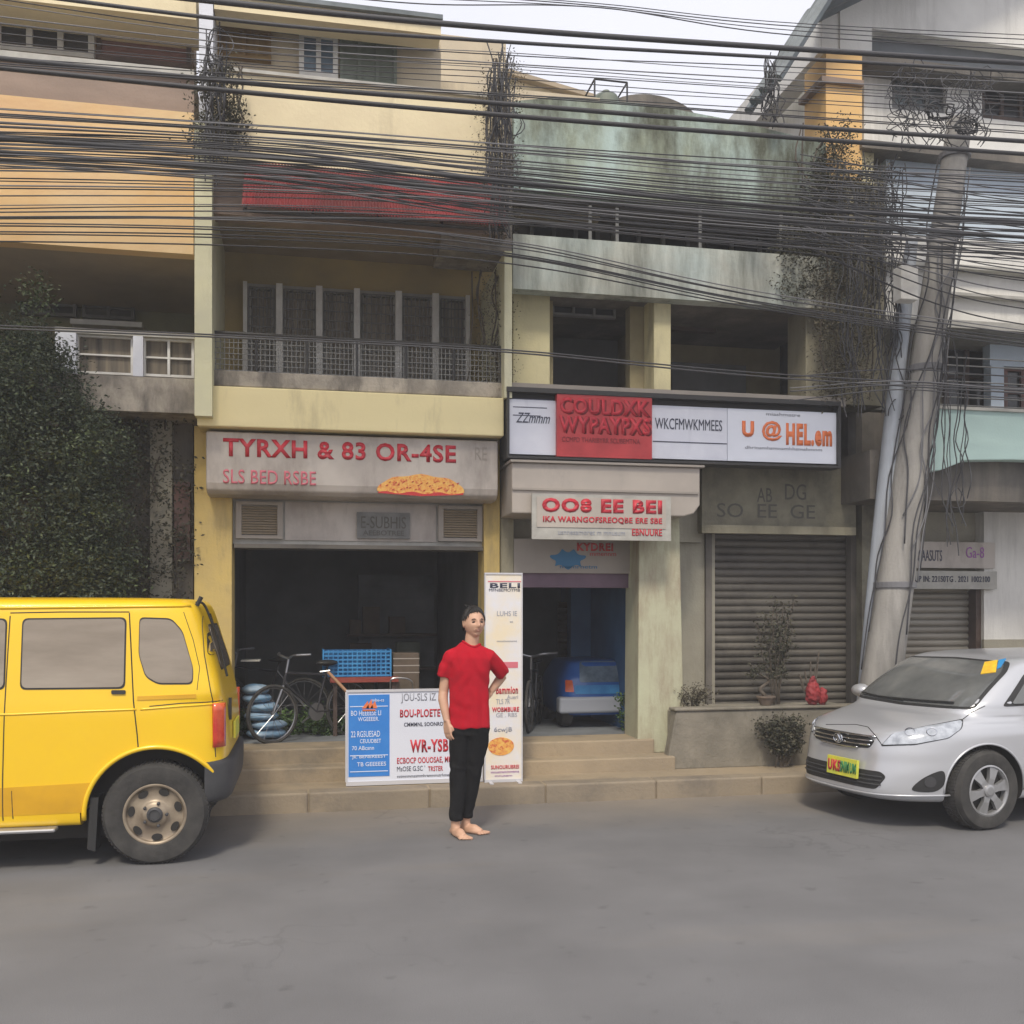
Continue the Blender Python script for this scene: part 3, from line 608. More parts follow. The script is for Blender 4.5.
# ---------------------------------------------------------------- house behind
E_ = thing('house', (XX(540, 16), 17, .1), 'cream house with a sloping top showing above the shophouses behind the cables', 'building')
bm = new(); D = 15.5; pts = [P(470, 300, D), P(640, 300, D), P(640, 116, D), P(596, 103, D), P(535, 84, D), P(470, 66, D)]
prism(bm, [(p.x, p.z) for p in pts], D, D+3); mk('wall', bm, 'cream_plaster', E_)
bm = new(); prism(bm, [(P(468, 62, D).x, P(468, 62, D).z), (P(600, 101, D).x, P(600, 101, D).z), (P(600, 105, D).x, P(600, 105, D).z), (P(468, 67, D).x, P(468, 67, D).z)], D-.15, D+3.1); mk('roof_edge', bm, 'soffit', E_)
# small water tank frame on the teal roof
t = thing('water_tank', P(612, 118, 10.4), 'small dark water tank in a wire frame on the teal roof edge', 'tank')
c = P(606, 119, 10.4); bm = new(); lathe(bm, [(.13, 0), (.14, .02), (.14, .2), (.12, .24), (.04, .27), (.04, .3)], 20, c, 'z'); mk('tank', bm, 'green_grey_shutter', t, smooth=True)
bm = new()
for dx in (-.18, .18):
    for dy in (-.18, .18): tube(bm, [c+Vector((dx, dy, -.3)), c+Vector((dx, dy, .32))], .01)
for z in (0, .32):
    q = [c+Vector((a, b2, z)) for a, b2 in ((-.18, -.18), (.18, -.18), (.18, .18), (-.18, .18), (-.18, -.18))]
    for i in range(4): tube(bm, [q[i], q[i+1]], .01)
mk('frame', bm, 'black_metal', t)
# ================================================================ SIGNS
def sign_panel(parent, name, px0, px1, pt, pb, D, m, th=.03, ref=None):
    bm = new(); bpx(bm, px0, px1, pt, pb, D, th, (px0+px1)/2 if ref is None else ref); return mk(name, bm, m, parent)
# 1 big cream box sign
S = thing('shop_sign', P(351, 498, 9.1), 'long weathered cream shop sign with red lettering and a painted orange loaf', 'shop sign')
bm = new(); x0, x1 = XX(206, 9.12), XX(498, 9.12); zt, zb = ZZ(436, 9.12, RB), ZZ(497, 9.12, RB)
prof = [(9.5, zt), (9.12, zt), (9.12, zb+.1), (9.14, zb+.04), (9.19, zb+.01), (9.26, zb), (9.5, zb)]
prism_x(bm, prof, x0, x1); o = mk('sign_box', bm, 'sign_cream', S); bevel_mod(o, .012)
bm = new(); letters_px(bm, 'TYRXH & 83 OR-4SE', 223, 456, 442, 460, 9.119, 351, fat=.03); mk('lettering', bm, 'letter_red', S)
bm = new(); letters_px(bm, 'SLS BED RSBE', 223, 316, 472.5, 486.5, 9.119, 351, fat=.01); mk('small_lettering', bm, 'letter_pink', S)
bm = new(); letters_px(bm, 'RE', 475, 487, 443, 456, 9.119, 351); mk('faded_lettering', bm, 'panel_beige', S)
def flatshape(bm, pts, D, th=.004): prism(bm, pts, D-th, D)
cx, cz = XX(421, 9.119), ZZ(483, 9.119, 351)
bm = new(); pts = [(cx+.4*math.cos(t), cz-.06+(.15 if math.sin(t) > 0 else .035)*math.sin(t)*(1+.06*math.sin(9*t))) for t in [2*math.pi*k/44 for k in range(44)]]; flatshape(bm, pts, 9.119); mk('loaf_picture', bm, 'food_orange', S)
bm = new(); pts = [(cx-.39+.78*k/20, cz-.075+.01*math.sin(k)) for k in range(21)]+[(cx+.39-.78*k/20, cz-.105+.02*abs(k-10)/10) for k in range(21)]; flatshape(bm, pts, 9.114); 
for k in range(26):
    xx = cx-.32+.026*k; zz = cz-.02+.04*math.sin(k*2.3); flatshape(bm, [(xx, zz), (xx+.018, zz+.006), (xx+.022, zz+.016), (xx+.003, zz+.008)], 9.114)
mk('loaf_outline', bm, 'food_red', S)
# 2 long fascia
S = thing('shop_sign', P(675, 465, 8.95), 'long framed white fascia sign with a red block, spanning under the two dark rooms', 'shop sign')
part('sign_frame', 'black_metal', S, RC, (507, 841, 394, 398.5, 8.93, .2), (507, 841, 460.5, 463, 8.95, .2), (507, 509.5, 398.5, 460.5, 8.95, .2), (838, 841, 398.5, 460.5, 8.95, .2), (509.5, 838, 398.5, 460.5, 9.04, .1))
FD = 8.99
sign_panel(S, 'white_panel', 509.5, 560, 406, 459, FD, 'sign_white', .04, RC)
sign_panel(S, 'red_panel', 557, 652, 399, 460, FD-.05, 'sign_red', .08, RC)
sign_panel(S, 'white_panel', 652, 727, 406, 459, FD, 'sign_white', .04, RC)
sign_panel(S, 'white_panel', 727.6, 838, 406, 459, FD-.006, 'banner_white', .04, RC)
bm = new(); letters_px(bm, 'COULDXK', 560, 649, 399, 415, FD-.051, fat=.03); letters_px(bm, 'WYPAYPXS', 559, 650, 417, 434, FD-.051, fat=.03); mk('lettering', bm, 'letter_red', S)
bm = new(); letters_px(bm, 'COULDXK', 562, 651, 400, 416, FD-.0505, fat=.03, th=.001); letters_px(bm, 'WYPAYPXS', 561, 652, 418, 435, FD-.0505, fat=.03, th=.001); letters_px(bm, 'CCMPD THARIBYRR SCUBEMTNA', 562, 640, 438, 443, FD-.051); mk('dark_lettering', bm, 'letter_darkred', S)
bm = new(); letters_px(bm, 'WKCFMWKMMEES', 655, 722, 419, 430, FD-.001, fat=.0); letters_px(bm, 'ZZmmm', 516, 550, 413, 423, FD-.001, shear=.4)
for k in range(3): bpx(bm, 513, 553-k*6, 405+k*8, 405.8+k*8, FD-.003, .003, RC)
bpx(bm, 653, 727, 441.5, 442.5, FD-.004, .004, RC); mk('small_lettering', bm, 'letter_dark', S)
bm = new(); letters_px(bm, 'U', 742, 754, 421, 437, FD-.007, fat=.05); letters_px(bm, '@', 762, 782, 421, 441, FD-.007, fat=.03); letters_px(bm, 'HEL.em', 786, 832, 424, 446, FD-.007, fat=.05); mk('orange_lettering', bm, 'letter_orange', S)
bm = new(); letters_px(bm, 'dhrinsmhsmnsmhhsmshmnm', 745, 822, 447, 450, FD-.007); letters_px(bm, 'miashmatre', 766, 800, 413, 416, FD-.007); mk('fine_lettering', bm, 'letter_grey', S)
# 3 beige canopy box
S = thing('canopy', P(606, 515, 8.9), 'plain beige canopy box with a rounded corner above the garage doorway', 'canopy')
x0, x1 = XX(512, 8.92), XX(700, 8.92); zt, zb = ZZ(465, 8.92, 606), ZZ(517, 8.92, 606)
bm = new(); prism(bm, [(x0, zt), (x0, zb+.02), (x1-.16, zb+.02), (x1-.06, zb+.05), (x1, zb+.13), (x1, zt)], 8.92, 9.6); o = mk('canopy_box', bm, 'canopy_beige', S); bevel_mod(o, .012)
bm = new(); box(bm, x0, x1-.02, 8.9, 8.92, (zt+zb)/2-.01, (zt+zb)/2+.008); box(bm, x0-.02, x1+.03, 8.88, 9.6, zt, zt+.02); mk('trim', bm, 'panel_beige', S)
# 4 small white sign with red text
S = thing('shop_sign', P(602, 540, 8.86), 'small white sign with two rows of red lettering hanging on the beige canopy', 'shop sign')
sign_panel(S, 'board', 532, 671, 495, 540, 8.86, 'dull_white', .03, 602); sign_panel(S, 'red_field', 537, 666, 498, 528, 8.853, 'canopy_beige', .01, 602)
bm = new(); letters_px(bm, 'OO8 EE BEI', 542, 662, 499, 513, 8.852, fat=.05); letters_px(bm, 'IKA WARNGOFSREOQBE ERE SBE', 543, 662, 517, 524, 8.852, fat=.03); letters_px(bm, 'EBNUURE', 632, 662, 529, 536, 8.859, fat=.02); mk('lettering', bm, 'letter_red', S)
bm = new(); letters_px(bm, 'usnnesamoret m mnusum', 558, 625, 531, 535, 8.859); mk('fine_lettering', bm, 'letter_grey', S)
# painted panel over garage: blue emblem + red words
bm = new(); letters_px(bm, 'KYDREI', 577, 613, 543, 551, 9.459, fat=.04); letters_px(bm, 'mmennm', 590, 616, 553, 556, 9.459); mk('panel_lettering', bm, 'sign_red', C_)
bm = new(); cx, cz = XX(568, 9.459), ZZ(559, 9.459, 568); rg = random.Random(3)
pts = [(cx+(.16+.03*math.sin(5*t))*math.cos(t), cz+(.085+.02*math.sin(7*t))*math.sin(t)) for t in [2*math.pi*k/60 for k in range(60)]]; flatshape(bm, pts, 9.459); letters_px(bm, 'mumrnetm', 560, 597, 565.5, 568.5, 9.459); mk('panel_emblem', bm, 'letter_blue', C_)
# 5 right sign over grey shutter
S = thing('shop_sign', P(950, 590, 9.8), 'two-strip pale sign with small dark lettering over the grey shutter on the right', 'shop sign')
sign_panel(S, 'upper_board', 905, 995, 542, 568, 9.86, 'sign_cream', .05, 950); sign_panel(S, 'lower_board', 903, 997, 571, 589, 9.83, 'dull_white', .08, 950)
bm = new(); letters_px(bm, 'TNSAASUTS', 911, 942, 550, 561, 9.858); letters_px(bm, 'SLBUP IN: 221S0TG . 2021 1002100', 906, 990, 576, 582, 9.828, fat=.01); mk('lettering', bm, 'letter_dark', S)
bm = new(); letters_px(bm, 'Ga-8', 966, 984, 547, 558, 9.858); mk('purple_lettering', bm, 'letter_purple', S)
# 6 horizontal banner on the pavement
D = 8.62; S = thing('banner_board', (XX(415, D), D, .156), 'low wide white and blue banner board standing on the pavement behind the person in red', 'banner')
def bz(py, D_b=D, ref=410): return ZZ(py, D_b, ref)
zb = .162; bm = new(); x0, x1 = XX(346, D), XX(483, D); zt = bz(690); box(bm, x0+.01, x1-.01, D, D+.012, zb+.03, zt-.01); mk('cloth', bm, 'banner_white', S)
bm = new(); box(bm, x0, x1, D-.01, D+.03, zt-.012, zt+.008); box(bm, x0, x1, D-.01, D+.03, zb, zb+.035); box(bm, x0-.006, x0+.012, D-.01, D+.03, zb+.035, zt-.012); box(bm, x1-.012, x1, D-.01, D+.03, zb+.035, zt-.012)
tube(bm, [(x0+.1, D+.03, zt-.05), (x0+.1, D+.22, zb+.0)], .01); tube(bm, [(x1-.1, D+.03, zt-.05), (x1-.1, D+.22, zb)], .01); mk('frame', bm, 'banner_cloth_frame', S)
bm = new(); box(bm, XX(348.5, D), XX(389.5, D), D-.004, D, bz(775), bz(694)); mk('blue_panel', bm, 'sky_blue_paint', S)
bm = new()
rows = [(700, 'mbe-cs', 372, 384, 3), (713, 'BO HEEEESE LI', 351, 381, 5), (719, 'WGEEEER.', 358, 379, 4), (734, '22 RGSUESAD', 351, 380, 6), (741, 'CEUUDBET', 360, 381, 4), (748, '70 ABcsnn', 352, 374, 4), (757, 'Jk. BENEREEST', 352, 386, 4), (764, 'TB GEEEEES', 357, 386, 4)]
for y, s_, a, b_, h in rows: letters_px(bm, s_, a, b_, y-h/2, y+h/2, D-.004, th=.003)
for y in (706, 755, 771): bpx(bm, 350, 388, y, y+.7, D-.0065, .0025, 370)
mk('white_lettering', bm, 'letter_white', S)
bm = new(); cx, cz = XX(369, D), bz(704)
for k in range(3): flatshape(bm, [(cx-.06+k*.035, cz-.03), (cx-.01+k*.03, cz+.05-.015*abs(k-1)), (cx+.0+k*.035, cz-.03)], D-.004, .003)
box(bm, cx-.055, cx+.055, D-.007, D-.004, cz-.055, cz-.04); mk('flame_emblem', bm, 'letter_orange', S)
bm = new(); letters_px(bm, "JOU-SLS IZ", 401, 436, 693, 703, D, fat=.01, th=.003); mk('grey_lettering', bm, 'letter_grey', S)
bm = new(); letters_px(bm, 'BOU-PLOETE TO', 400, 452, 709, 717, D, fat=.03, th=.003); letters_px(bm, 'WR-YSBRA', 410, 462, 739, 752, D, fat=.04, th=.003); letters_px(bm, 'ECBOCP OOUOSAE, MM', 397, 452, 757, 764, D, fat=.02, th=.003); letters_px(bm, 'TRSTER', 428, 443, 766, 771, D, fat=.02, th=.003); mk('red_lettering', bm, 'letter_red', S)
bm = new(); letters_px(bm, 'CMMMNL SOONROVSMTS', 404, 456, 722, 726, D, fat=.02, th=.003); letters_px(bm, "MsOSE G.SC '", 397, 425, 766, 771, D, th=.003); letters_px(bm, 'cctmnmmssmmhremnmstrhmem', 397, 452, 774, 777, D, th=.003); mk('dark_lettering', bm, 'letter_dark', S)
# 7 tall banner
D = 8.56; S = thing('banner_board', (XX(504, D), D, .156), 'tall narrow cream and white banner standing beside the person, with a noodle bowl picture', 'banner')
x0, x1 = XX(484.5, D), XX(522.5, D); zt = bz(574.5, D, 504)
bm = new(); box(bm, x0+.008, x1-.008, D, D+.012, zb, zt); mk('cloth', bm, 'banner_cream', S)
bm = new(); box(bm, x0, x0+.01, D-.006, D+.02, zb, zt); box(bm, x1-.01, x1, D-.006, D+.02, zb, zt); box(bm, x0, x1, D-.008, D+.022, zt, zt+.015); box(bm, x0, x1, D-.008, D+.03, .158, .185); box(bm, x0+.03, x0+.06, D-.12, D+.2, .157, .17); box(bm, x1-.06, x1-.03, D-.12, D+.2, .157, .17); mk('frame', bm, 'banner_cloth_frame', S)
def L7(rows, m, name):
    bm = new()
    for s_, a, b_, y0, y1, ft in rows: letters_px(bm, s_, a, b_, y0, y1, D, fat=ft, th=.003)
    return mk(name, bm, m, S)
L7([('BELI', 490, 520, 583, 588, .03), ('MFNBEMOYMB', 489, 520, 588.6, 591.6, .0)], 'letter_dark', 'dark_lettering')
L7([('LUHS IE', 497, 517, 611, 616, 0), ('at', 510, 513, 621, 622.5, 0), ('mmnhnntmrmt', 497, 517, 640, 642, 0), ('Aueri', 507, 518, 695, 699, 0), ('6cwJB', 494, 512, 727, 733, .02), ('GE . RBS', 496, 517, 713, 717, .0), ('TLS 7R', 496, 510, 699, 704, 0)], 'letter_grey', 'grey_lettering')
L7([('Bammion', 496, 518, 686, 694, .03), ('WOBMBURE', 492, 519, 707, 712, .04), ('SUNOURUBREI', 491, 519, 765, 769, .03)], 'letter_red', 'red_lettering')
L7([('mnustrammmtme', 491, 519, 771, 773, 0), ('mnutem', 495, 512, 775, 776.5, 0)], 'letter_purple', 'purple_lettering')
bm = new(); cx, cz = XX(501, D), ZZ(746, D, 501); pts = [(cx+.115*math.cos(t), cz+.075*math.sin(t)*(1 if math.sin(t) > 0 else 1.1)) for t in [2*math.pi*k/40 for k in range(40)]]; flatshape(bm, pts, D, .003); mk('bowl_picture', bm, 'food_orange', S)
bm = new(); bpx(bm, 503, 518, 662, 668, D-.003, .003, 504); bpx(bm, 488, 521, 581, 582, D-.003, .003, 504); mk('red_mark', bm, 'letter_pink', S)
# ================================================================ VEHICLES
def lerp_levels(levels, per=6):
    out = crv_n(levels, per); return out
def crv_n(rows, per):
    Q = [rows[0]]+list(rows)+[rows[-1]]; out = []
    for i in range(1, len(Q)-2):
        a, b, c, d = Q[i-1:i+3]
        for k in range(per):
            t = k/per; row = []
            for A_, B_, C2, D2 in zip(a, b, c, d):
                m1 = (C2-A_)/2; m2 = (D2-B_)/2           # limited tangents: keeps steps clean
                if (B_-A_)*(C2-B_) <= 0: m1 = 0
                if (C2-B_)*(D2-C2) <= 0: m2 = 0
                lim = 3*abs(C2-B_); m1 = max(-lim, min(lim, m1)); m2 = max(-lim, min(lim, m2))
                row.append((2*t**3-3*t*t+1)*B_+(t**3-2*t*t+t)*m1+(-2*t**3+3*t*t)*C2+(t**3-t*t)*m2)
            out.append(tuple(row))
    out.append(tuple(rows[-1])); return out
def super_loop(xf, xr, w, nf, nr, N):
    xc, a = (xf+xr)/2, (xr-xf)/2; raw = []
    K = 720
    for k in range(K):
        t = 2*math.pi*k/K; c, s = math.cos(t), math.sin(t); n = nr if c > 0 else nf
        raw.append((xc+a*math.copysign(abs(c)**(2/n), c), w*math.copysign(abs(s)**(2/n), s)))
    L_ = [0]
    for i in range(K): p, q = raw[i], raw[(i+1) % K]; L_.append(L_[-1]+math.hypot(q[0]-p[0], q[1]-p[1]))
    out = []; j = 0
    for i in range(N):
        s = L_[-1]*i/N
        while L_[j+1] < s: j += 1
        f = (s-L_[j])/max(1e-9, L_[j+1]-L_[j]); p, q = raw[j], raw[(j+1) % K]; out.append((p[0]+(q[0]-p[0])*f, p[1]+(q[1]-p[1])*f))
    return out
def loft(levels, per=6, N=220):
    """levels: (z, x front, x rear, half width, exponent front, exponent rear); a closed body"""
    bm = new(); rings = []
    for z, xf, xr, w_, nf, nr in lerp_levels(levels, per): rings.append([bm.verts.new((x, y, z)) for x, y in super_loop(xf, xr, w_, nf, nr, N)])
    for a, b in zip(rings, rings[1:]):
        for k in range(N): bm.faces.new((a[k], a[(k+1) % N], b[(k+1) % N], b[k]))
    bm.faces.new(rings[0][::-1]); bm.faces.new(rings[-1]); bmesh.ops.recalc_face_normals(bm, faces=bm.faces); return bm
def cut_wheels(o, centres, r, w_, y0, y1, extra=None):
    bm = new()
    for cx, cz in centres:
        for ya, yb in ((y0, y0+w_), (y1-w_, y1)): lathe(bm, [(r, ya), (r, yb)], 56, (cx, 0, cz), 'y')
    bmesh.ops.recalc_face_normals(bm, faces=bm.faces)
    ms = bpy.data.meshes.new('c'); bm.to_mesh(ms); ms.materials.append(M['wheel_dark']); c = bpy.data.objects.new('c', ms); COL.objects.link(c)
    c.parent = o.parent
    md = o.modifiers.new('b', 'BOOLEAN'); md.operation = 'DIFFERENCE'; md.object = c; md.solver = 'EXACT'
    try: md.material_mode = 'TRANSFER'
    except Exception: pass
    c2 = None
    if extra:
        b2 = new(); box(b2, *extra); m2 = bpy.data.meshes.new('c2'); b2.to_mesh(m2); b2.free(); m2.materials.append(M['wheel_dark']); c2 = bpy.data.objects.new('c2', m2); COL.objects.link(c2); c2.parent = o.parent
        md.show_viewport = md.show_render = False
        m2_ = o.modifiers.new('b2', 'BOOLEAN'); m2_.operation = 'DIFFERENCE'; m2_.object = c2; m2_.solver = 'EXACT'
        me = evald(o); o.modifiers.remove(m2_); old = o.data; o.data = me; bpy.data.meshes.remove(old); md.show_viewport = md.show_render = True
    me = evald(o); o.modifiers.clear(); old = o.data; o.data = me; bpy.data.meshes.remove(old); bpy.data.objects.remove(c); bpy.data.meshes.remove(ms)
    if c2: bpy.data.objects.remove(c2)
    me.polygons.foreach_set('use_smooth', [True]*len(me.polygons)); e = o.modifiers.new('e', 'EDGE_SPLIT'); e.split_angle = R(35)
def side_ray(sgn): return lambda u, v: (Vector((u, sgn*3, v)), Vector((0, -sgn, 0)))
def front_ray(u, v): return Vector((-3, u, v)), Vector((1, 0, 0))
def rear_ray(u, v): return Vector((9, u, v)), Vector((-1, 0, 0))
def px_ray(root):
    m = chain(root).inverted(); r3 = m.to_3x3(); c = m @ CAM
    return lambda u, v: (c, (r3 @ ray(u, v)).normalized())
def smooth_poly(pts, per=5, closed=True):
    n = len(pts); out = []
    for i in range(n):
        a, b, c, d = (Vector((*pts[(i+k) % n], 0)) for k in (-1, 0, 1, 2))
        for k in range(per):
            t = k/per; q = .5*((2*b)+(c-a)*t+(2*a-5*b+4*c-d)*t*t+(3*b-a-3*c+d)*t**3); out.append((q.x, q.y))
    return out
def round_poly(pts, r, seg=4):
    n = len(pts); out = []
    for i in range(n):
        p = Vector(pts[i]); a = Vector(pts[i-1])-p; b = Vector(pts[(i+1) % n])-p
        ra = min(r, a.length*.45, b.length*.45); s = p+a.normalized()*ra; e = p+b.normalized()*ra
        for k in range(seg+1): t = k/seg; q = (1-t)**2*s+2*t*(1-t)*p+t*t*e; out.append((q.x, q.y))
    return out
def patch(name, poly, rayf, bvh, m, parent, off=.004, step=.05, sub=False, skirt=.012, label=None):
    bm = new(); bm.faces.new([bm.verts.new((x, y, 0)) for x, y in poly])
    xs = [p[0] for p in poly]; ys = [p[1] for p in poly]
    for ax, lo, hi in ((0, min(xs), max(xs)), (1, min(ys), max(ys))):
        n = int((hi-lo)/step)
        for k in range(1, n+1):
            co_ = Vector((0, 0, 0)); co_[ax] = lo+(hi-lo)*k/(n+1); no = Vector((0, 0, 0)); no[ax] = 1
            bmesh.ops.bisect_plane(bm, geom=list(bm.verts)+list(bm.edges)+list(bm.faces), plane_co=co_, plane_no=no)
    be = [e for e in bm.edges if e.is_boundary]; data = {}
    for v in bm.verts:
        o_, d_ = rayf(v.co.x, v.co.y); h, nrm, idx, dist = bvh.ray_cast(o_, d_)
        if h is None:
            h, nrm, idx, dist = bvh.find_nearest(o_+d_*max(1.0, -o_.dot(d_)+0.0))
        if nrm.dot(d_) > 0: nrm = -nrm
        data[v] = (h, nrm)
    low = {}
    for e in be:
        for v in e.verts:
            if v not in low: low[v] = bm.verts.new(data[v][0]-data[v][1]*skirt)
    for e in be: bm.faces.new((e.verts[0], e.verts[1], low[e.verts[1]], low[e.verts[0]]))
    for v, (h, nrm) in data.items(): v.co = h+nrm*off
    o = mk(name, bm, m, parent, world=False, smooth=True, label=label); e = o.modifiers.new('e', 'EDGE_SPLIT'); e.split_angle = R(50); return o
def seam(bm, pts, rayf, bvh, r=.004, dens=12, off=0, closed=False):
    out = []
    if closed: pts = list(pts)+[pts[0]]
    for (x0, y0), (x1, y1) in zip(pts, pts[1:]):
        for k in range(dens): t = k/dens; out.append((x0+(x1-x0)*t, y0+(y1-y0)*t))
    out.append(pts[-1]); Q = []
    for u, v in out:
        o_, d_ = rayf(u, v); h, nrm, i, d2 = bvh.ray_cast(o_, d_)
        if h is not None: Q.append(h+(nrm if nrm.dot(d_) < 0 else -nrm)*off)
    if len(Q) > 1: tube(bm, Q, r, 5)
def wheel(parent, cx, cy, r, wd, side, kind, rimr):
    """side -1: outer face towards -y.  tyre, rim with openings or spokes, hub"""
    root = bpy.data.objects.new('wheel', None); COL.objects.link(root); root.parent = parent; root.location = (cx, cy, r); root.empty_display_size = .1
    s = side; prof = [(rimr, .02*0), (rimr+.02, -.012), (r*.93, -.006), (r*.985, .02), (r, .05), (r, wd-.05), (r*.985, wd-.02), (r*.93, wd), (rimr, wd)]
    bm = new(); lathe(bm, [(q[0], -s*q[1]) for q in prof], 64, cap0=False, cap1=False); 
    for k in range(72):                                   # tread blocks
        a = 2*math.pi*k/72; c, n_ = math.cos(a), math.sin(a)
        for b0, b1 in ((.03, .075), (.09, wd-.09), (wd-.075, wd-.03)):
            m4 = Matrix.Rotation(-a, 4, 'Y'); t = new(); box(t, r-.004, r+.004, -s*b0, -s*b1, -.009, .009); t.transform(m4); tm = bpy.data.meshes.new('q'); t.to_mesh(tm); t.free(); bm.from_mesh(tm); bpy.data.meshes.remove(tm)
    mk('tyre', bm, 'tyre', root, world=False, smooth=True).modifiers.new('e', 'EDGE_SPLIT').split_angle = R(40)
    bm = new()
    if kind == 'steel':
        rp = [(rimr+.004, -.004), (rimr-.010, -.008), (rimr-.016, .012), (rimr*.88, .022), (rimr*.66, .008), (rimr*.5, .02), (rimr*.42, .002), (rimr*.34, -.012), (.001, -.014)]
        lathe(bm, [(a, -s*b) for a, b in rp], 56, cap0=False)
        mk('rim', bm, 'rim_steel', root, world=False, smooth=True)
        bm = new()
        for k in range(7):
            a = 2*math.pi*k/7+.3; q = Vector((math.cos(a), 0, math.sin(a))); tq = Vector((-math.sin(a), 0, math.cos(a))); pc = q*rimr*.76
            pts = [pc+q*.022*math.cos(t)+tq*.034*math.sin(t) for t in [2*math.pi*j/16 for j in range(16)]]
            f = [bm.verts.new(p+Vector((0, -s*.005, 0))) for p in pts]; g = [bm.verts.new(p+Vector((0, -s*.04, 0))) for p in pts]
            bm.faces.new(f); bm.faces.new(g[::-1])
            for j in range(16): bm.faces.new((f[j], f[(j+1) % 16], g[(j+1) % 16], g[j]))
        mk('rim_opening', bm, 'wheel_dark', root, world=False)
        bm = new(); lathe(bm, [(.052, -s*-.0), (.05, s*.02), (.035, s*.03), (.032, s*.022), (.001, s*.022)], 28)
        for k in range(5):
            a = 2*math.pi*k/5; lathe(bm, [(.011, 0), (.011, s*.022), (.001, s*.026)], 6, (math.cos(a)*.075, 0, math.sin(a)*.075))
        mk('hub', bm, 'bumper_grey', root, world=False)
    else:
        lathe(bm, [(rimr+.004, s*.004), (rimr-.008, s*.008), (rimr-.018, -s*.012), (rimr-.02, -s*.06)], 56, cap0=False, cap1=False)
        for k in range(6):
            a = 2*math.pi*k/6+.2; t = new(); V_ = []
            for rr, hw, yy in ((.03, .03, .0), (.09, .026, .004), (rimr-.012, .043, -.004)):
                V_.append([t.verts.new((rr, s*yy, -hw)), t.verts.new((rr, s*yy, hw)), t.verts.new((rr, s*yy-s*.03, hw)), t.verts.new((rr, s*yy-s*.03, -hw))])
            for p, q in zip(V_, V_[1:]):
                for j in range(4): t.faces.new((p[j], p[(j+1) % 4], q[(j+1) % 4], q[j]))
            t.faces.new(V_[0]); t.faces.new(V_[-1]); t.transform(Matrix.Rotation(-a, 4, 'Y')); tm = bpy.data.meshes.new('q'); t.to_mesh(tm); t.free(); bm.from_mesh(tm); bpy.data.meshes.remove(tm)
        lathe(bm, [(.048, -s*.02), (.046, s*.01), (.03, s*.016), (.001, s*.016)], 28)
        mk('rim', bm, 'rim_alloy', root, world=False)
        bm = new(); lathe(bm, [(rimr, -s*.03), (rimr*.98, -s*.045), (.001, -s*.05)], 40, cap0=False); mk('brake_disc', bm, 'wheel_dark', root, world=False)
        bm = new()
        for k in range(5): a = 2*math.pi*k/5; lathe(bm, [(.008, 0), (.008, s*.012), (.001, s*.013)], 6, (math.cos(a)*.032, 0, math.sin(a)*.032))
        mk('wheel_nut', bm, 'wheel_dark', root, world=False)
    return root
# ---------------------------------------------------------------- yellow van
V = thing('van', (P(240, 610, 6.84).x-3.87, 6.84+.80, 0), 'boxy yellow van on the left, cut by the picture edge, with black rear bumper', 'van')
lv = [(.27, .12, 3.70, .74, 12, 14), (.30, .04, 3.76, .785, 12, 14), (.50, 0, 3.77, .80, 12, 11), (.80, .04, 3.78, .80, 12, 11), (.94, .16, 3.77, .80, 12, 11), (1.04, .5, 3.76, .795, 10, 11), (1.13, .78, 3.74, .785, 10, 14),
      (1.3, .95, 3.70, .765, 10, 11), (1.46, 1.08, 3.65, .745, 10, 11), (1.60, 1.2, 3.61, .725, 10, 11), (1.68, 1.3, 3.58, .705, 9, 11), (1.715, 1.36, 3.55, .67, 8, 9), (1.735, 1.5, 3.5, .58, 6, 7), (1.745, 1.8, 3.2, .35, 4, 4)]
bm = loft(lv, 7, 300); vb = BVHTree.FromBMesh(bm); body = mk('body', bm, 'yellow_car', V, world=False, smooth=True)
RX, RR = P(155, 610, 6.84).x-V.location.x, .33
cut_wheels(body, [(RX, .33), (.75, .33)], .425, .3, -.9, .9, (RX-.46, 4.2, -1, 1, .1, .39))
pr = px_ray(V)
# windows (rear side window, quarter window) seen from the street, mirrored on the far side
def vanwin(poly, r, name):
    q = round_poly(poly, r)
    # picture position -> side coordinates
    s = []
    for x, y in q: p = P(x, y, 6.84+.03); s.append((p.x-V.location.x, p.z))
    for sg in (-1, 1):
        cx = sum(a for a, b in s)/len(s); cz = sum(b for a, b in s)/len(s)
        big = [(cx+(a-cx)*1.03, cz+(b-cz)*1.05) for a, b in s]
        sl_ = patch(name, big, side_ray(sg), vb, 'rubber', V, .003, .08)
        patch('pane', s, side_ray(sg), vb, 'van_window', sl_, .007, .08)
    return s
vanwin([(22, 620), (124, 619), (124, 687), (22, 688)], 6, 'window')
vanwin([(139, 619), (170, 620), (181, 632), (192, 668), (192, 683), (158, 683), (146, 676), (139, 655)], 5, 'window')
vanwin([(-75, 622), (4, 620), (4, 688), (-110, 690)], 6, 'window')
def S_(*pts): return [((P(x, y, 6.87).x-V.location.x), P(x, y, 6.87).z) for x, y in pts]
bm = new()
seam(bm, S_((8, 616), (6, 700), (4, 780), (4, 820)), side_ray(-1), vb, .004)
seam(bm, S_((128, 613), (130, 640), (134, 700), (138, 735), (139, 748)), side_ray(-1), vb, .004)
seam(bm, S_((8, 613), (60, 612), (128, 612)), side_ray(-1), vb, .004)
seam(bm, S_((13, 790), (14, 818)), side_ray(-1), vb, .0035)
seam(bm, S_((-95, 700), (-110, 780), (-105, 820)), side_ray(-1), vb, .004)
seam(bm, S_((150, 706), (182, 703), (221, 702)), side_ray(-1), vb, .0035)
seam(bm, S_((182, 612), (192, 640), (199, 668), (197, 690)), side_ray(-1), vb, .0025)
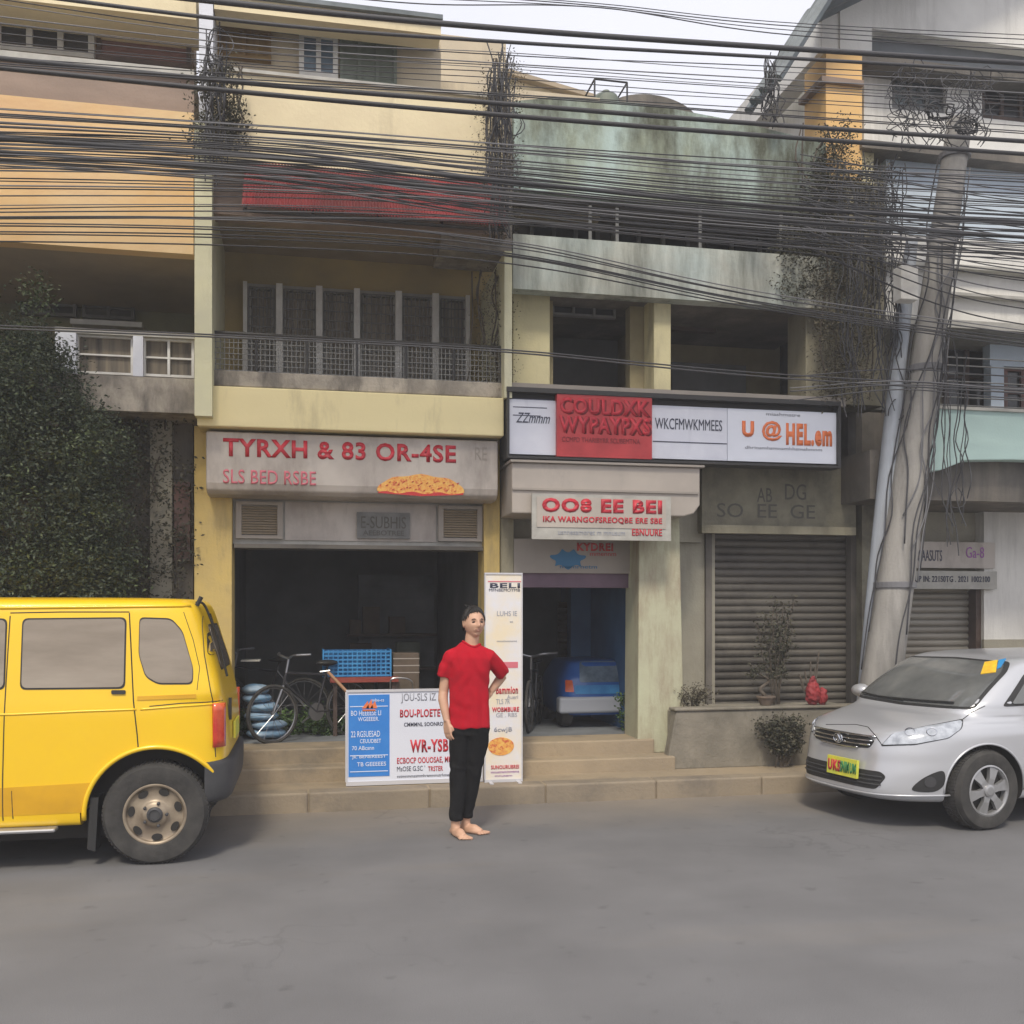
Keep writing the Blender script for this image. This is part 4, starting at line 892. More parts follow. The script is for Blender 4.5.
seam(bm, S_((198, 613), (203, 655), (212, 700), (215, 758)), side_ray(-1), vb, .004)
mk('door_seam', bm, 'rubber', V, world=False)
bm = new()
for s_ in (-1, 1):
    bm = new(); seam(bm, S_((-230, 609), (-100, 606), (0, 608), (100, 607), (205, 606)), side_ray(s_), vb, .011, off=.004)
    mk('roof_gutter', bm, 'yellow_car', V, world=False, smooth=True)
patch('lower_stripe', S_((-90, 790), (6, 787), (91, 782), (86, 800), (82, 812), (-90, 820)), side_ray(-1), vb, 'yellow_dull', V, .002, .1, skirt=.006)
bm = new(); seam(bm, S_((-200, 716), (14, 714), (80, 711), (137, 709)), side_ray(-1), vb, .008, off=.0); seam(bm, S_((141, 709), (180, 706), (220, 704)), side_ray(-1), vb, .008); mk('crease', bm, 'yellow_car', V, world=False, smooth=True)
patch('side_vent', S_((138, 696), (196, 694), (196, 698), (138, 700)), side_ray(-1), vb, 'yellow_dull', V, .006, .1)
patch('handle', round_poly(S_((112, 690), (126, 690), (126, 694), (112, 694)), .008), side_ray(-1), vb, 'rubber', V, .012, .1)
# arch lip
for sg in (-1, 1):
    for cx in (RX, .75):
        bm = new(); pts = []
        for k in range(33):
            a = (R(22) if cx > 2 else R(-8))+(R(166) if cx > 2 else R(196))*k/32; u, v = cx+.437*math.cos(a), .33+.437*math.sin(a)
            h = vb.ray_cast(Vector((u, sg*3, v)), Vector((0, -sg, 0)))
            if h[0] is not None: pts.append(h[0])
        tube(bm, pts, .016, 8)
        mk('arch_lip', bm, 'yellow_car', V, world=False, smooth=True)
bm = loft([(.375, -1, 3.74, .79, 10, 10), (.40, -1, 3.80, .815, 10, 10), (.55, -1, 3.815, .82, 10, 10), (.645, -1, 3.81, .815, 10, 10), (.665, -1, 3.77, .80, 10, 10)], 4, 300)
xc = XX(204, 6.84)-V.location.x
bmesh.ops.bisect_plane(bm, geom=list(bm.verts)+list(bm.edges)+list(bm.faces), plane_co=(xc, 0, 0), plane_no=(1, 0, 0), clear_inner=True)
bmesh.ops.holes_fill(bm, edges=[e for e in bm.edges if e.is_boundary], sides=0)
mk('rear_bumper', bm, 'bumper_grey', V, world=False, smooth=True).modifiers.new('e', 'EDGE_SPLIT').split_angle = R(35)
bm = new(); box(bm, -.06, .2, -.78, .78, .33, .6); o = mk('front_bumper', bm, 'bumper_grey', V, world=False); bevel_mod(o, .05, 4)
# tail lamps: wrap round the rear corner
for sg in (-1, 1):
    if sg < 0: f = lambda u, v: (Vector((u+1.5, -1.6-.9, v)), Vector((-.62, .78, 0)).normalized())
    z0, z1 = P(228, 747, 6.9).z, P(228, 703, 6.9).z
    bm = new(); N_ = 14; cols = []
    for i in range(N_+1):                                # follow the plan curve of the corner
        pass
    pl = super_loop(.04, 3.785, .803, 12, 11, 1200); pts = [p for p in pl if p[0] > 3.685 and p[1]*sg > .66]
    pts.sort(key=lambda p: p[0]-p[1]*sg)
    nz = 6; G_ = []
    for j in range(nz+1):
        z = z0+(z1-z0)*j/nz; row = []
        for x, y in pts[::3]:
            row.append(bm.verts.new((x+.012*(1 if abs(y) < .76 else .3), y+sg*.012, z)))
        G_.append(row)
    for a, b in zip(G_, G_[1:]):
        for p in range(len(a)-1): bm.faces.new((a[p], a[p+1], b[p+1], b[p]))
    o = mk('tail_lamp', bm, 'tail_red', V, world=False, smooth=True); md = o.modifiers.new('s', 'SOLIDIFY'); md.thickness = .03; md.offset = -1
# rear glass (front/rear door) and corner pane
rg_ = round_poly([(-.4, 1.24), (.4, 1.24), (.36, 1.56), (-.36, 1.56)], .06)
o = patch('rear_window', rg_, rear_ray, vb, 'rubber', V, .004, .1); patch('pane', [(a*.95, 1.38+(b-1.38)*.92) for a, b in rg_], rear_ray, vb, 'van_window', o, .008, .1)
wq = S_((206, 614), (213, 618), (223, 654), (210, 655)); 
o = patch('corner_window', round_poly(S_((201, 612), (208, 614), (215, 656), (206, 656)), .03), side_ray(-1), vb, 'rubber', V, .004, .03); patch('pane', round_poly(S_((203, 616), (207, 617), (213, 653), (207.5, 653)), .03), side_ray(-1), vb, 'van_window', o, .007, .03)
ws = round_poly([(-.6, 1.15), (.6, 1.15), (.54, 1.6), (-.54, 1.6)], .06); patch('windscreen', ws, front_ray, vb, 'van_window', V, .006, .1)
bm = new(); box(bm, 3.785, 3.80, -.2, .2, .74, .86); mk('number_plate', bm, 'plate_yellow', V, world=False)
for y in (-.6, .6): patch('headlight', [(y+.1*math.cos(t), .72+.08*math.sin(t)) for t in [2*math.pi*k/20 for k in range(20)]], front_ray, vb, 'lamp_clear', V, .01, .1)
bm = new(); tube(bm, crv([(3.56, -.52, 1.71), (3.61, -.5, 1.70), (3.66, -.48, 1.58), (3.71, -.45, 1.42), (3.76, -.44, 1.2)], 4), .009); tube(bm, [(3.57, -.55, 1.69), (3.60, -.55, 1.75)], .016); mk('tailgate_strut', bm, 'rubber', V, world=False)
bm = new(); box(bm, 3.77, 3.79, -.46, -.42, .9, 1.05); mk('rear_handle', bm, 'rubber', V, world=False)
bm = new(); box(bm, .95, xc-.9, -.86, -.76, .25, .275); o = mk('side_step', bm, 'rim_alloy', V, world=False); bevel_mod(o, .01)
bm = new(); prism(bm, [(RX-.42, .12), (RX-.37, .1), (RX-.35, .45), (RX-.4, .45)], -.78, -.6); mk('mud_flap', bm, 'rubber', V, world=False)
bm = new(); box(bm, .3, 3.6, -.62, .62, .16, .34); mk('chassis', bm, 'wheel_dark', V, world=False)
for sg in (-1, 1):
    for cx in (RX, .75): wheel(V, cx, sg*.80-sg*.0, .33, .21, sg, 'steel', .195)
# ---------------------------------------------------------------- silver car
YC = R(9); CW = .78
Wc = Vector((4.92, 6.63, 0)); rot = Matrix.Rotation(YC, 3, 'Z'); org = Wc - rot @ Vector((.70, -CW, 0))
K = thing('car', org, 'silver family car on the right facing left, with yellow green number plate', 'car', rotz=YC)
lc = [(.205, .16, 4.0, .70, 4, 6), (.225, .05, 4.05, .745, 4, 6), (.28, .0, 4.1, .765, 4, 6), (.40, .015, 4.12, .78, 4, 6), (.50, .035, 4.12, .785, 4, 6), (.60, .05, 4.12, .785, 4, 6), (.70, .09, 4.1, .785, 4, 6), (.755, .17, 4.1, .78, 4, 6), (.787, .27, 4.1, .775, 4, 6),
      (.812, .39, 4.09, .768, 4.5, 6), (.838, .52, 4.09, .76, 5, 6), (.862, .62, 4.08, .755, 6, 6), (.90, .68, 4.06, .745, 7, 6), (.96, .76, 4.03, .735, 8, 6), (1.06, .90, 3.99, .71, 8, 6), (1.16, 1.05, 3.94, .68, 8, 6), (1.24, 1.20, 3.87, .645, 8, 6), (1.285, 1.36, 3.8, .6, 7, 6), (1.31, 1.7, 3.6, .5, 5, 5), (1.322, 2.1, 3.2, .3, 3, 3)]
bm = loft(lc, 7, 300); cb = BVHTree.FromBMesh(bm); body = mk('body', bm, 'silver_car', K, world=False, smooth=True)
cut_wheels(body, [(.80, .30), (3.2, .30)], .345, .3, -.9, .9)
pr = px_ray(K)
WSB = [(-.655, .90), (0, .885), (.655, .90), (.60, 1.18), (.54, 1.25), (0, 1.262), (-.54, 1.25), (-.60, 1.18)]
o = patch('windscreen', round_poly(WSB, .05), front_ray, cb, 'rubber', K, .003, .06); gl = patch('glass', round_poly([(a*.965, 1.075+(b-1.075)*.92) for a, b in WSB], .04), front_ray, cb, 'car_window', o, .007, .06)
bm = new(); seam(bm, [(-.5, .93), (-.2, .92), (.2, .915)], front_ray, cb, .009, off=.018); seam(bm, [(.0, .91), (.3, .915), (.55, .93)], front_ray, cb, .008, off=.02); mk('wiper', bm, 'rubber', o, world=False)
for sg in (-1, 1):
    q = [(.98, .92), (1.28, 1.17), (1.5, 1.235), (1.9, 1.25), (2.6, 1.25), (3.2, 1.22), (3.55, 1.08), (3.6, .96)]
    o = patch('side_window', round_poly(q, .05), side_ray(sg), cb, 'rubber', K, .003, .08)
    patch('glass', round_poly([(1.07, .94), (1.27, 1.12), (1.27, .94)], .03), side_ray(sg), cb, 'car_window', o, .007, .08)
    patch('glass', round_poly([(1.32, .94), (1.33, 1.16), (1.52, 1.21), (1.9, 1.23), (2.48, 1.232), (2.48, .97)], .03), side_ray(sg), cb, 'car_window', o, .007, .08)
    patch('glass', round_poly([(2.54, .97), (2.54, 1.232), (3.15, 1.2), (3.48, 1.08), (3.5, .97)], .03), side_ray(sg), cb, 'car_window', o, .007, .08)
    bm = new(); c = Vector((1.36 if sg < 0 else .98, sg*.87, .93)); ell(bm, c, (.075, .10, .06), None, 24, 16); tube(bm, [c+Vector((.02, -sg*.16, -.06)), c+Vector((0, -sg*.05, -.02))], .025, 8); mk('mirror', bm, 'silver_car', K, world=False, smooth=True)
    bm = new(); seam(bm, [(1.24, .91), (1.22, .7), (1.22, .5), (1.24, .3)], side_ray(sg), cb, .0035); seam(bm, [(2.5, .95), (2.5, .3)], side_ray(sg), cb, .0035); seam(bm, [(1.28, .3), (2.5, .28)], side_ray(sg), cb, .0035); mk('door_seam', bm, 'rubber', K, world=False)
    bm = new(); seam(bm, [(2.3, .78), (2.42, .785)], side_ray(sg), cb, .013, off=.014); mk('door_handle', bm, 'silver_car', K, world=False)
    for cx in (.80, 3.2):
        bm = new(); pts = []
        for k in range(29):
            a = R(-2)+R(184)*k/28; u, v = cx+.35*math.cos(a), .30+.35*math.sin(a); h = cb.ray_cast(Vector((u, sg*3, v)), Vector((0, -sg, 0)))
            if h[0] is not None: pts.append(h[0])
        tube(bm, pts, .009, 6)
        mk('arch_lip', bm, 'silver_car', K, world=False, smooth=True)
# face of the car: positions read in the front view (y, z)
GR = [(-.36, .665), (-.33, .60), (0, .575), (.33, .60), (.36, .665), (.2, .69), (-.2, .69)]
o = patch('grille', round_poly(GR, .03), front_ray, cb, 'rubber', K, .004, .06)
bm = new()
for z, hw in ((.683, .36), (.652, .345), (.622, .335), (.592, .22)): seam(bm, [(-hw, z), (0, z-.006), (hw, z)], front_ray, cb, .0085, off=.012)
mk('grille_bar', bm, 'chrome', o, world=False, smooth=True)
h = cb.ray_cast(Vector((-3, 0, .64)), Vector((1, 0, 0)))[0]
bm = new(); pts = [(h.x-.03, .05*math.cos(t), .64+.036*math.sin(t)) for t in [2*math.pi*k/24 for k in range(25)]]; tube(bm, pts, .006, 6); tube(bm, [(h.x-.03, -.03, .63), (h.x-.03, 0, .672), (h.x-.03, .03, .63)], .006, 6); tube(bm, [(h.x-.03, 0, .672), (h.x-.03, 0, .606)], .005, 6); mk('badge', bm, 'chrome', o, world=False)
for sg in (-1, 1):
    if sg < 0: poly = [(882, 745), (893, 734), (925, 727), (962, 720.5), (961, 729), (948, 738), (915, 744)]; rf_ = pr; st = 5
    else: poly = [(.40, .64), (.60, .66), (.72, .72), (.70, .76), (.52, .735), (.42, .70)]; rf_ = front_ray; st = .05
    cx = sum(a for a, b in poly)/len(poly); cy = sum(b for a, b in poly)/len(poly)
    big = [(cx+(a-cx)*1.04, cy+(b-cy)*1.12) for a, b in poly]
    o = patch('headlight', round_poly(big, 3 if sg < 0 else .02), rf_, cb, 'rubber', K, .003, st); patch('lens', round_poly(poly, 3 if sg < 0 else .02), rf_, cb, 'lamp_clear', o, .008, st)
    bm = new()
    for fx in (.35, .62):
        x = poly[0][0]+(poly[3][0]-poly[0][0])*fx; y = cy+(-1.5 if sg < 0 else .005)
        rr = (5, 3.6) if sg < 0 else (.035, .03)
        seam(bm, [(x+rr[0]*math.cos(t), y+rr[1]*math.sin(t)) for t in [2*math.pi*k/14 for k in range(15)]], rf_, cb, .004, 2, off=.009)
    mk('reflector_ring', bm, 'chrome', o, world=False)
LG = [(-.42, .30), (.42, .30), (.48, .40), (.44, .435), (-.44, .435), (-.48, .40)]
o = patch('lower_grille', round_poly(LG, .03), front_ray, cb, 'rubber', K, .004, .06)
bm = new()
for z in (.335, .365, .395): seam(bm, [(-.45, z), (0, z), (.45, z)], front_ray, cb, .006, off=.008)
mk('grille_bar', bm, 'bumper_grey', o, world=False)
o = patch('fog_recess', smooth_poly([(912, 790), (922, 779), (940, 771), (945, 775), (943, 786), (932, 792)]), pr, cb, 'rubber', K, .003, 4); patch('fog_lamp', [(930+6*math.cos(t), 782+5.5*math.sin(t)) for t in [2*math.pi*k/16 for k in range(16)]], pr, cb, 'bumper_grey', o, .008, 4)
patch('fog_recess', smooth_poly([(.56, .33), (.66, .34), (.69, .42), (.62, .43)]), front_ray, cb, 'rubber', K, .003, .05)
bm = new(); seam(bm, [(-.70, .272), (-.4, .262), (0, .258), (.4, .262), (.70, .272)], front_ray, cb, .008, off=.002); mk('bumper_lip', bm, 'silver_car', K, world=False, smooth=True)
bm = new(); seam(bm, [(882, 745), (875, 735), (868, 727), (856, 724.5), (826, 724.5)], pr, cb, .0035); seam(bm, [(962, 720), (972, 712), (985, 706)], pr, cb, .0035); mk('bonnet_seam', bm, 'rubber', K, world=False)
hx = cb.ray_cast(Vector((-3, 0, .42)), Vector((1, 0, 0)))[0].x
pl = bpy.data.objects.new('number_plate', None); pl.parent = K; COL.objects.link(pl); pl.location = (hx-.024, -.10, .43); pl.rotation_euler = (0, R(4), 0)
bm = new(); box(bm, -.01, .012, -.175, .175, -.07, .07); mk('plate', bm, 'plate_yellow', pl, world=False)
def plate_text(s, y0, wd, h_, m, name):
    bm = new(); letters(bm, s, y0, 0, wd, h_, 0, fat=.05, th=.003)
    bm.transform(Matrix.Rotation(R(-90), 4, 'Z')); bm.transform(Matrix.Translation((-.0105, 0, 0))); mk(name, bm, m, pl, world=False)
plate_text('UKS', -.16, .15, .09, 'letter_red', 'red_lettering'); plate_text('SNIM', -.02, .11, .09, 'plate_green', 'green_lettering'); plate_text('UM', .10, .07, .08, 'plate_green', 'green_lettering')
patch('sticker', [(985, 663), (998, 661), (996, 673), (981, 675)], pr, cb, 'sticker_yellow', K, .011, 4); patch('sticker', [(999, 661), (1006, 659.5), (1001, 668), (997, 670)], pr, cb, 'sticker_blue', K, .011, 4)
bm = new(); box(bm, .95, 3.9, -.55, .55, .17, .3); mk('chassis', bm, 'wheel_dark', K, world=False)
patch('rear_window', round_poly([(-.5, .98), (.5, .98), (.44, 1.22), (-.44, 1.22)], .05), rear_ray, cb, 'car_window', K, .006, .08)
for y in (-.6, .6): patch('tail_lamp', round_poly([(y-.1, .6), (y+.1, .6), (y+.09, .9), (y-.09, .9)], .03), rear_ray, cb, 'tail_red', K, .01, .08)
for sg in (-1, 1):
    for cx in (.80, 3.2): wheel(K, cx, sg*(CW-.012), .30, .19, sg, 'alloy', .19)
# ---------------------------------------------------------------- small blue vehicle inside the garage
T = thing('small_vehicle', (XX(598, 10.3), 10.2, .42), 'small blue vehicle with a silver bumper parked inside the dark garage doorway', 'vehicle')
lt = [(.12, -.38, .38, .55, 5, 5), (.2, -.41, .41, .58, 6, 6), (.34, -.42, .42, .58, 6, 6), (.5, -.40, .40, .56, 6, 6), (.62, -.35, .35, .5, 6, 6), (.70, -.31, .31, .45, 6, 6), (.725, -.25, .25, .35, 5, 5)]
bm = loft(lt, 5, 160); bm.transform(Matrix.Translation((.02, .5, .02)) @ Matrix.Diagonal((1.12, 1, .95, 1))); tb = BVHTree.FromBMesh(bm); mk('body', bm, 'blue_vehicle', T, world=False, smooth=True)
fr_ = lambda u, v: (Vector((u, -3, v)), Vector((0, 1, 0)))
o = patch('rear_window', round_poly([(-.25, .48), (.25, .48), (.22, .69), (-.22, .69)], .03), fr_, tb, 'blue_glass', T, .006, .1)
patch('panel', round_poly([(-.3, .36), (.22, .36), (.22, .45), (-.3, .45)], .02), fr_, tb, 'crate_blue', T, .008, .1)
bm = new(); box(bm, -.48, .48, -.12, .04, .16, .33); o = mk('bumper', bm, 'grey_bumper', T, world=False); bevel_mod(o, .03, 3)
for s_ in (-1, 1): patch('tail_lamp', round_poly([(s_*.35-.04, .38), (s_*.35+.04, .38), (s_*.35+.03, .5), (s_*.35-.03, .5)], .01), fr_, tb, 'tail_red', T, .01, .1)
for s_ in (-1, 1):
    for yy in (.15, .85): bm = new(); lathe(bm, [(.05, 0), (.14, .005), (.15, .03), (.15, .1), (.14, .12), (.05, .125)], 28, (s_*.36-.06, yy, .15), 'x'); mk('wheel', bm, 'tyre', T, world=False)
# ================================================================ STREET THINGS
# ---------------------------------------------------------------- planter
x0, x1, x2 = XX(668, 8.95), XX(862, 8.95), XX(676, 8.95); zt = ZZ(710, 8.95, 740)
pl = thing('planter', ((x0+x1)/2, 9.2, .156), 'long rough concrete planter block under the closed brown shutter', 'planter')
bm = new(); prism(bm, [(x0-.02, .15), (x1, .15), (x1, zt), (x2, zt)], 8.95, 9.08); prism_x(bm, [(9.08, .15), (9.08, zt), (9.6, zt), (9.6, .15)], x2, x2+.12); prism_x(bm, [(9.08, .15), (9.08, zt), (9.6, zt), (9.6, .15)], x1-.12, x1)
box(bm, x2+.12, x1-.12, 9.5, 9.6, .15, zt); o = mk('planter_wall', bm, 'planter_concrete', pl); bevel_mod(o, .015)
bm = new(); box(bm, x2-.02, x1+.02, 8.93, 9.1, zt+.002, zt+.03); o = mk('coping', bm, 'planter_concrete', pl); bevel_mod(o, .01)
bm = new(); box(bm, x2+.1, x1-.1, 9.08, 9.5, .16, zt-.03); mk('soil', bm, 'bark', pl)
PZ = zt
# ---------------------------------------------------------------- concrete pole
a = P(887, 640, 8.72); b = P(962, 105, 8.72); dr = (b-a)/(b.z-a.z); base = a+dr*(.15-a.z); top = a+dr*(6.45-a.z)
up = thing('utility_pole', base, 'thick leaning concrete utility pole rising behind the silver car into the cables', 'utility pole')
bm = new(); n = 16; tube(bm, [base+(top-base)*k/n for k in range(n+1)], [.20-.085*k/n for k in range(n+1)], 28); mk('shaft', bm, 'pole_concrete', up, smooth=True)
q0 = Vector((P(862, 640, 8.9).x, 8.9, .15)); q1 = P(905, 300, 8.78)
tp = bpy.data.objects.new; bm = new(); pts = crv([q0, q0.lerp(q1, .5)+Vector((-.02, 0, 0)), q1, P(912, 240, 8.72)], 8); tube(bm, pts, [.105-.05*k/(len(pts)-1) for k in range(len(pts))], 20); mk('side_strut', bm, 'pole_blue', up, smooth=True)
for zc in (1.9, 4.0, 5.3, 6.1):
    c = base+dr*(zc-base.z); bm = new(); lathe(bm, [(.215-.012*zc, -.03), (.22-.012*zc, -.025), (.22-.012*zc, .025), (.215-.012*zc, .03)], 28, c, 'z'); mk('steel_band', bm, 'cable_grey', up)
bm = new(); c = P(905, 285, 8.5); box(bm, c.x-.09, c.x+.09, 8.42, 8.56, c.z-.16, c.z+.16); bmj = mk('junction_box', bm, 'white_paint', up); bevel_mod(bmj, .01)
for zc in ():
    c = base+dr*(zc-base.z); bm = new(); box(bm, c.x-.5, c.x+.5, c.y-.19, c.y-.11, c.z-.04, c.z+.04); ca = mk('cross_arm', bm, 'cable_grey', up)
    bm = new()
    for k in (-.42, -.25, .25, .42): lathe(bm, [(.02, .04), (.045, .07), (.025, .09), (.04, .12), (.012, .15)], 12, (c.x+k, c.y-.15, c.z), 'z')
    mk('insulator', bm, 'pot_clay', ca)
# loose coils and wires wrapped round the pole
rg = random.Random(5)
for k in range(9):
    z0 = rg.uniform(.8, 2.6); z1 = rg.uniform(4, 6.6); ph = rg.uniform(2.6, 6.2); pts = []
    for j in range(9):
        z = z0+(z1-z0)*j/8; c = base+dr*(z-base.z); rr = .21-.0115*z+.012+abs(rg.gauss(0, .012)); an = ph+rg.gauss(0, .25)
        pts.append(c+Vector((rr*math.cos(an), rr*math.sin(an), 0)))
    bm = new(); tube(bm, crv(pts, 4), .007, 5); o = mk('pole_wire', bm, 'cable' if k % 3 else 'cable_grey', smooth=True)
    meta(o, 'thin dark wire running up the face of the leaning concrete pole', 'wire', 'wires running up the pole')
for k, (px, py, rr) in enumerate(((941, 112, .12), (966, 128, .10))):
    c = P(px, py, 8.42-.03*k); bm = new(); pts = []
    for j in range(3*16):
        t = 2*math.pi*j/16; q = rr*(1+.16*math.sin(j*.37+k)+rg.gauss(0, .02)); pts.append(c+Vector((q*math.cos(t)*1.15, rg.gauss(0, .03), q*math.sin(t)*(.6+.08*math.sin(j*.11)))))
    tube(bm, crv(pts, 2), .008, 4); o = mk('cable_coil', bm, 'cable', smooth=True)
    meta(o, 'slack black cable looped in a messy coil near the pole top', 'cable coil', 'cable coils at the pole top')
# ---------------------------------------------------------------- overhead cables
rg = random.Random(11)
def cable(ys, r, D, label, group, xs=(-160, 250, 512, 780, 1190), m='cable', wob=1.2):
    pts = [P(x, y+rg.gauss(0, wob), D) for x, y in zip(xs, ys)]
    bm = new(); tube(bm, crv(pts, 10), r, 6); o = mk('overhead_cable', bm, m, smooth=True); meta(o, label, 'cable', group); return o
def band(y0, y1, n, shape, r, label, group, xs=(-160, 250, 512, 780, 1190), wob=1.5, D=(7.4, 8.3), grey=.25):
    for i in range(n):
        t = (i+rg.random())/n
        ys = [a+(b-a)*t for a, b in shape]; cable(ys, rg.uniform(*r), rg.uniform(*D), label, group, xs, 'cable_grey' if rg.random() < grey else 'cable', wob)
cable((-42, 5, 29, 48, 74), .022, 7.9, 'thickest black cable highest across the pale sky', None, wob=.3)
cable((-30, 22, 42, 58, 82), .014, 7.8, 'medium black cable just below the highest thick one', None, wob=.3)
cable((42, 83, 104, 125, 152), .018, 7.7, 'upper of two thick cables crossing above the stained teal wall', None, wob=.3)
cable((52, 92, 116, 137, 166), .018, 7.8, 'lower of two thick cables crossing above the stained teal wall', None, wob=.3)
cable((128, 156, 182, 207, 232), .017, 7.7, 'thick cable along the top edge of the dark terrace opening', None, wob=.3)
cable((140, 170, 194, 221, 248), .015, 7.7, 'thick cable across the dark terrace opening', None, wob=.3)
TH = (.0038, .0065)
band(0, 0, 11, [(-28, 62), (32, 84), (48, 102), (64, 122), (82, 150)], (.0028, .0048), 'thin cable among the many crossing the pale sky and the top windows', 'thin cables across the sky')
band(0, 0, 20, [(128, 226), (142, 222), (168, 228), (190, 250), (212, 300)], (.0032, .0058), 'thin dark cable in the broad bundle crossing the orange parapet and the red awning', 'cables across the orange parapet')
band(0, 0, 22, [(128, 158), (142, 184), (172, 222), (196, 248), (214, 270)], (.0035, .0075), 'dark cable in the densest bundle at the middle of the street', 'cables of the densest bundle', grey=.1)
band(0, 0, 12, [(96, 130), (122, 150), (142, 172), (160, 196), (180, 216)], (.0035, .006), 'thin cable just above the densest bundle', 'cables above the dense bundle')
band(0, 0, 7, [(212, 240), (216, 246), (238, 266), (296, 312), (352, 372)], (.0045, .007), 'thin slack cable sagging below the bundle to the lower right', 'slack sagging cables')
band(0, 0, 2, [(318, 324), (334, 340), (350, 357), (372, 380), (396, 404)], (.006, .008), 'low thin cable crossing the caged balcony windows', 'low cables across the balconies', grey=0)
band(0, 0, 16, [(150, 250), (170, 310), (182, 335), (192, 352)], (.0035, .006), 'thin cable running from the pole out of the right edge', 'cables right of the pole', xs=(800, 930, 1030, 1190), wob=1)
band(0, 0, 4, [(372, 408), (366, 398), (372, 404), (378, 410)], (.0045, .007), 'low thin cable in front of the mint balcony', 'low cables by the mint balcony', xs=(790, 900, 1010, 1190), wob=1)
band(0, 0, 4, [(-30, -12), (-12, 4), (2, 10), (22, 36), (40, 60)], (.003, .005), 'very thin curved wire alone high in the sky', 'single wires in the sky', xs=(250, 420, 600, 800, 1190))
# vertical drop wires, hanging tangles
def tangle(name, px0, px1, py0, py1, D, n, label, seed, r=.0055, curl=.05):
    rq = random.Random(seed); bm = new()
    for k in range(n):
        x = rq.uniform(px0, px1); ya = py0+rq.uniform(0, .25)*(py1-py0); yb = py1-rq.uniform(0, .3)*(py1-py0); pts = []
        for j in range(8):
            p = P(x+rq.gauss(0, (px1-px0)*.06), ya+(yb-ya)*j/7, D); p += Vector((rq.gauss(0, curl*.4), rq.gauss(0, curl), 0)); pts.append(p)
        tube(bm, crv(pts, 3), r, 4, False)
    for k in range(n//6):
        c = P(rq.uniform(px0, px1), rq.uniform(py0, py1), D); rr = rq.uniform(.03, .1); tube(bm, [c+Vector((rr*math.cos(t), rr*.4*math.sin(t*2), rr*1.3*math.sin(t))) for t in [2*math.pi*j/12 for j in range(13)]], r, 4, False)
    return meta(mk(name, bm, 'cable', smooth=True), label, 'wires')
tangle('wire_tangle', 486, 520, 38, 240, 8.35, 26, 'tall tangle of drop wires at the joint of the cream and teal shophouses', 1)
tangle('wire_tangle', 764, 782, 52, 128, 8.3, 14, 'small tangle of wires hanging in the sky left of the gable', 2, curl=.03)
tangle('wire_tangle', 204, 226, 20, 190, 8.5, 14, 'loose drop wires beside the white column top', 3)
tangle('wire_tangle', 842, 900, 150, 420, 8.75, 34, 'brownish mess of drop wires hanging on the pier left of the leaning pole', 4, curl=.06)
tangle('wire_tangle', 893, 992, 66, 150, 8.45, 40, 'dense messy knot of wires around the top of the leaning pole', 7, r=.0045, curl=.05)
tangle('wire_tangle', 935, 968, 330, 560, 8.45, 10, 'a few drop wires hanging down beside the concrete pole', 6, curl=.03)
# ---------------------------------------------------------------- tree and climbers
rg = random.Random(21)
TD = 8.75
tr = thing('tree', (P(35, 600, TD).x, TD, .156), 'big dark bushy tree on the far left behind the yellow van', 'tree')
bm = new(); bx_, bz_ = tr.location.x, .1; tube(bm, crv([(bx_, TD, bz_), (bx_+.03, TD, 1.2), (bx_-.05, TD+.05, 2.4), (bx_, TD, 3.1)], 6), [.17-.11*k/18 for k in range(19)], 12)
mk('trunk', bm, 'bark', tr, smooth=True)
for k in range(9):
    z = 1.3+k*.27; an = rg.uniform(0, 6.28); e = Vector((bx_+math.cos(an)*.65, TD+math.sin(an)*.3, z*.88+.55)); bm = new(); s_ = Vector((bx_, TD, z)); tube(bm, crv([s_, s_.lerp(e, .5)+Vector((0, 0, .12)), e], 4), [.06-.045*j/8 for j in range(9)], 7); mk('limb', bm, 'bark', tr, smooth=True)
cl = []; cl2 = []
blobs = [(-60, 350, 60, 50), (10, 348, 46, 46), (36, 378, 46, 56), (0, 430, 70, 70), (70, 430, 55, 52), (88, 450, 40, 38), (30, 500, 75, 70), (88, 520, 42, 70), (60, 570, 80, 60), (-80, 450, 90, 110), (108, 580, 30, 50), (10, 620, 110, 60), (-100, 600, 90, 100)]
for cx, cy, rx, ry in blobs:
    cy += 14; ry *= .94
    for _ in range(int(rx*ry/34)):
        while True:
            u, v, w_ = rg.uniform(-1, 1), rg.uniform(-1, 1), rg.uniform(-1, 1)
            if .25 < u*u+v*v+w_*w_ < 1: break
        p = P(cx+u*rx, cy+v*ry, TD); p.y = TD+w_*.55; (cl if rg.random() < .8 else cl2).append(p)
for _ in range(7): p = P(rg.uniform(28, 40), rg.uniform(285, 318), TD); cl2.append(p)
leaf_mesh('crown', cl, 118, .0165, .075, 'leaf_tree', tr, 3); leaf_mesh('crown_light_leaves', cl2, 60, .018, .08, 'leaf_light', tr, 4)
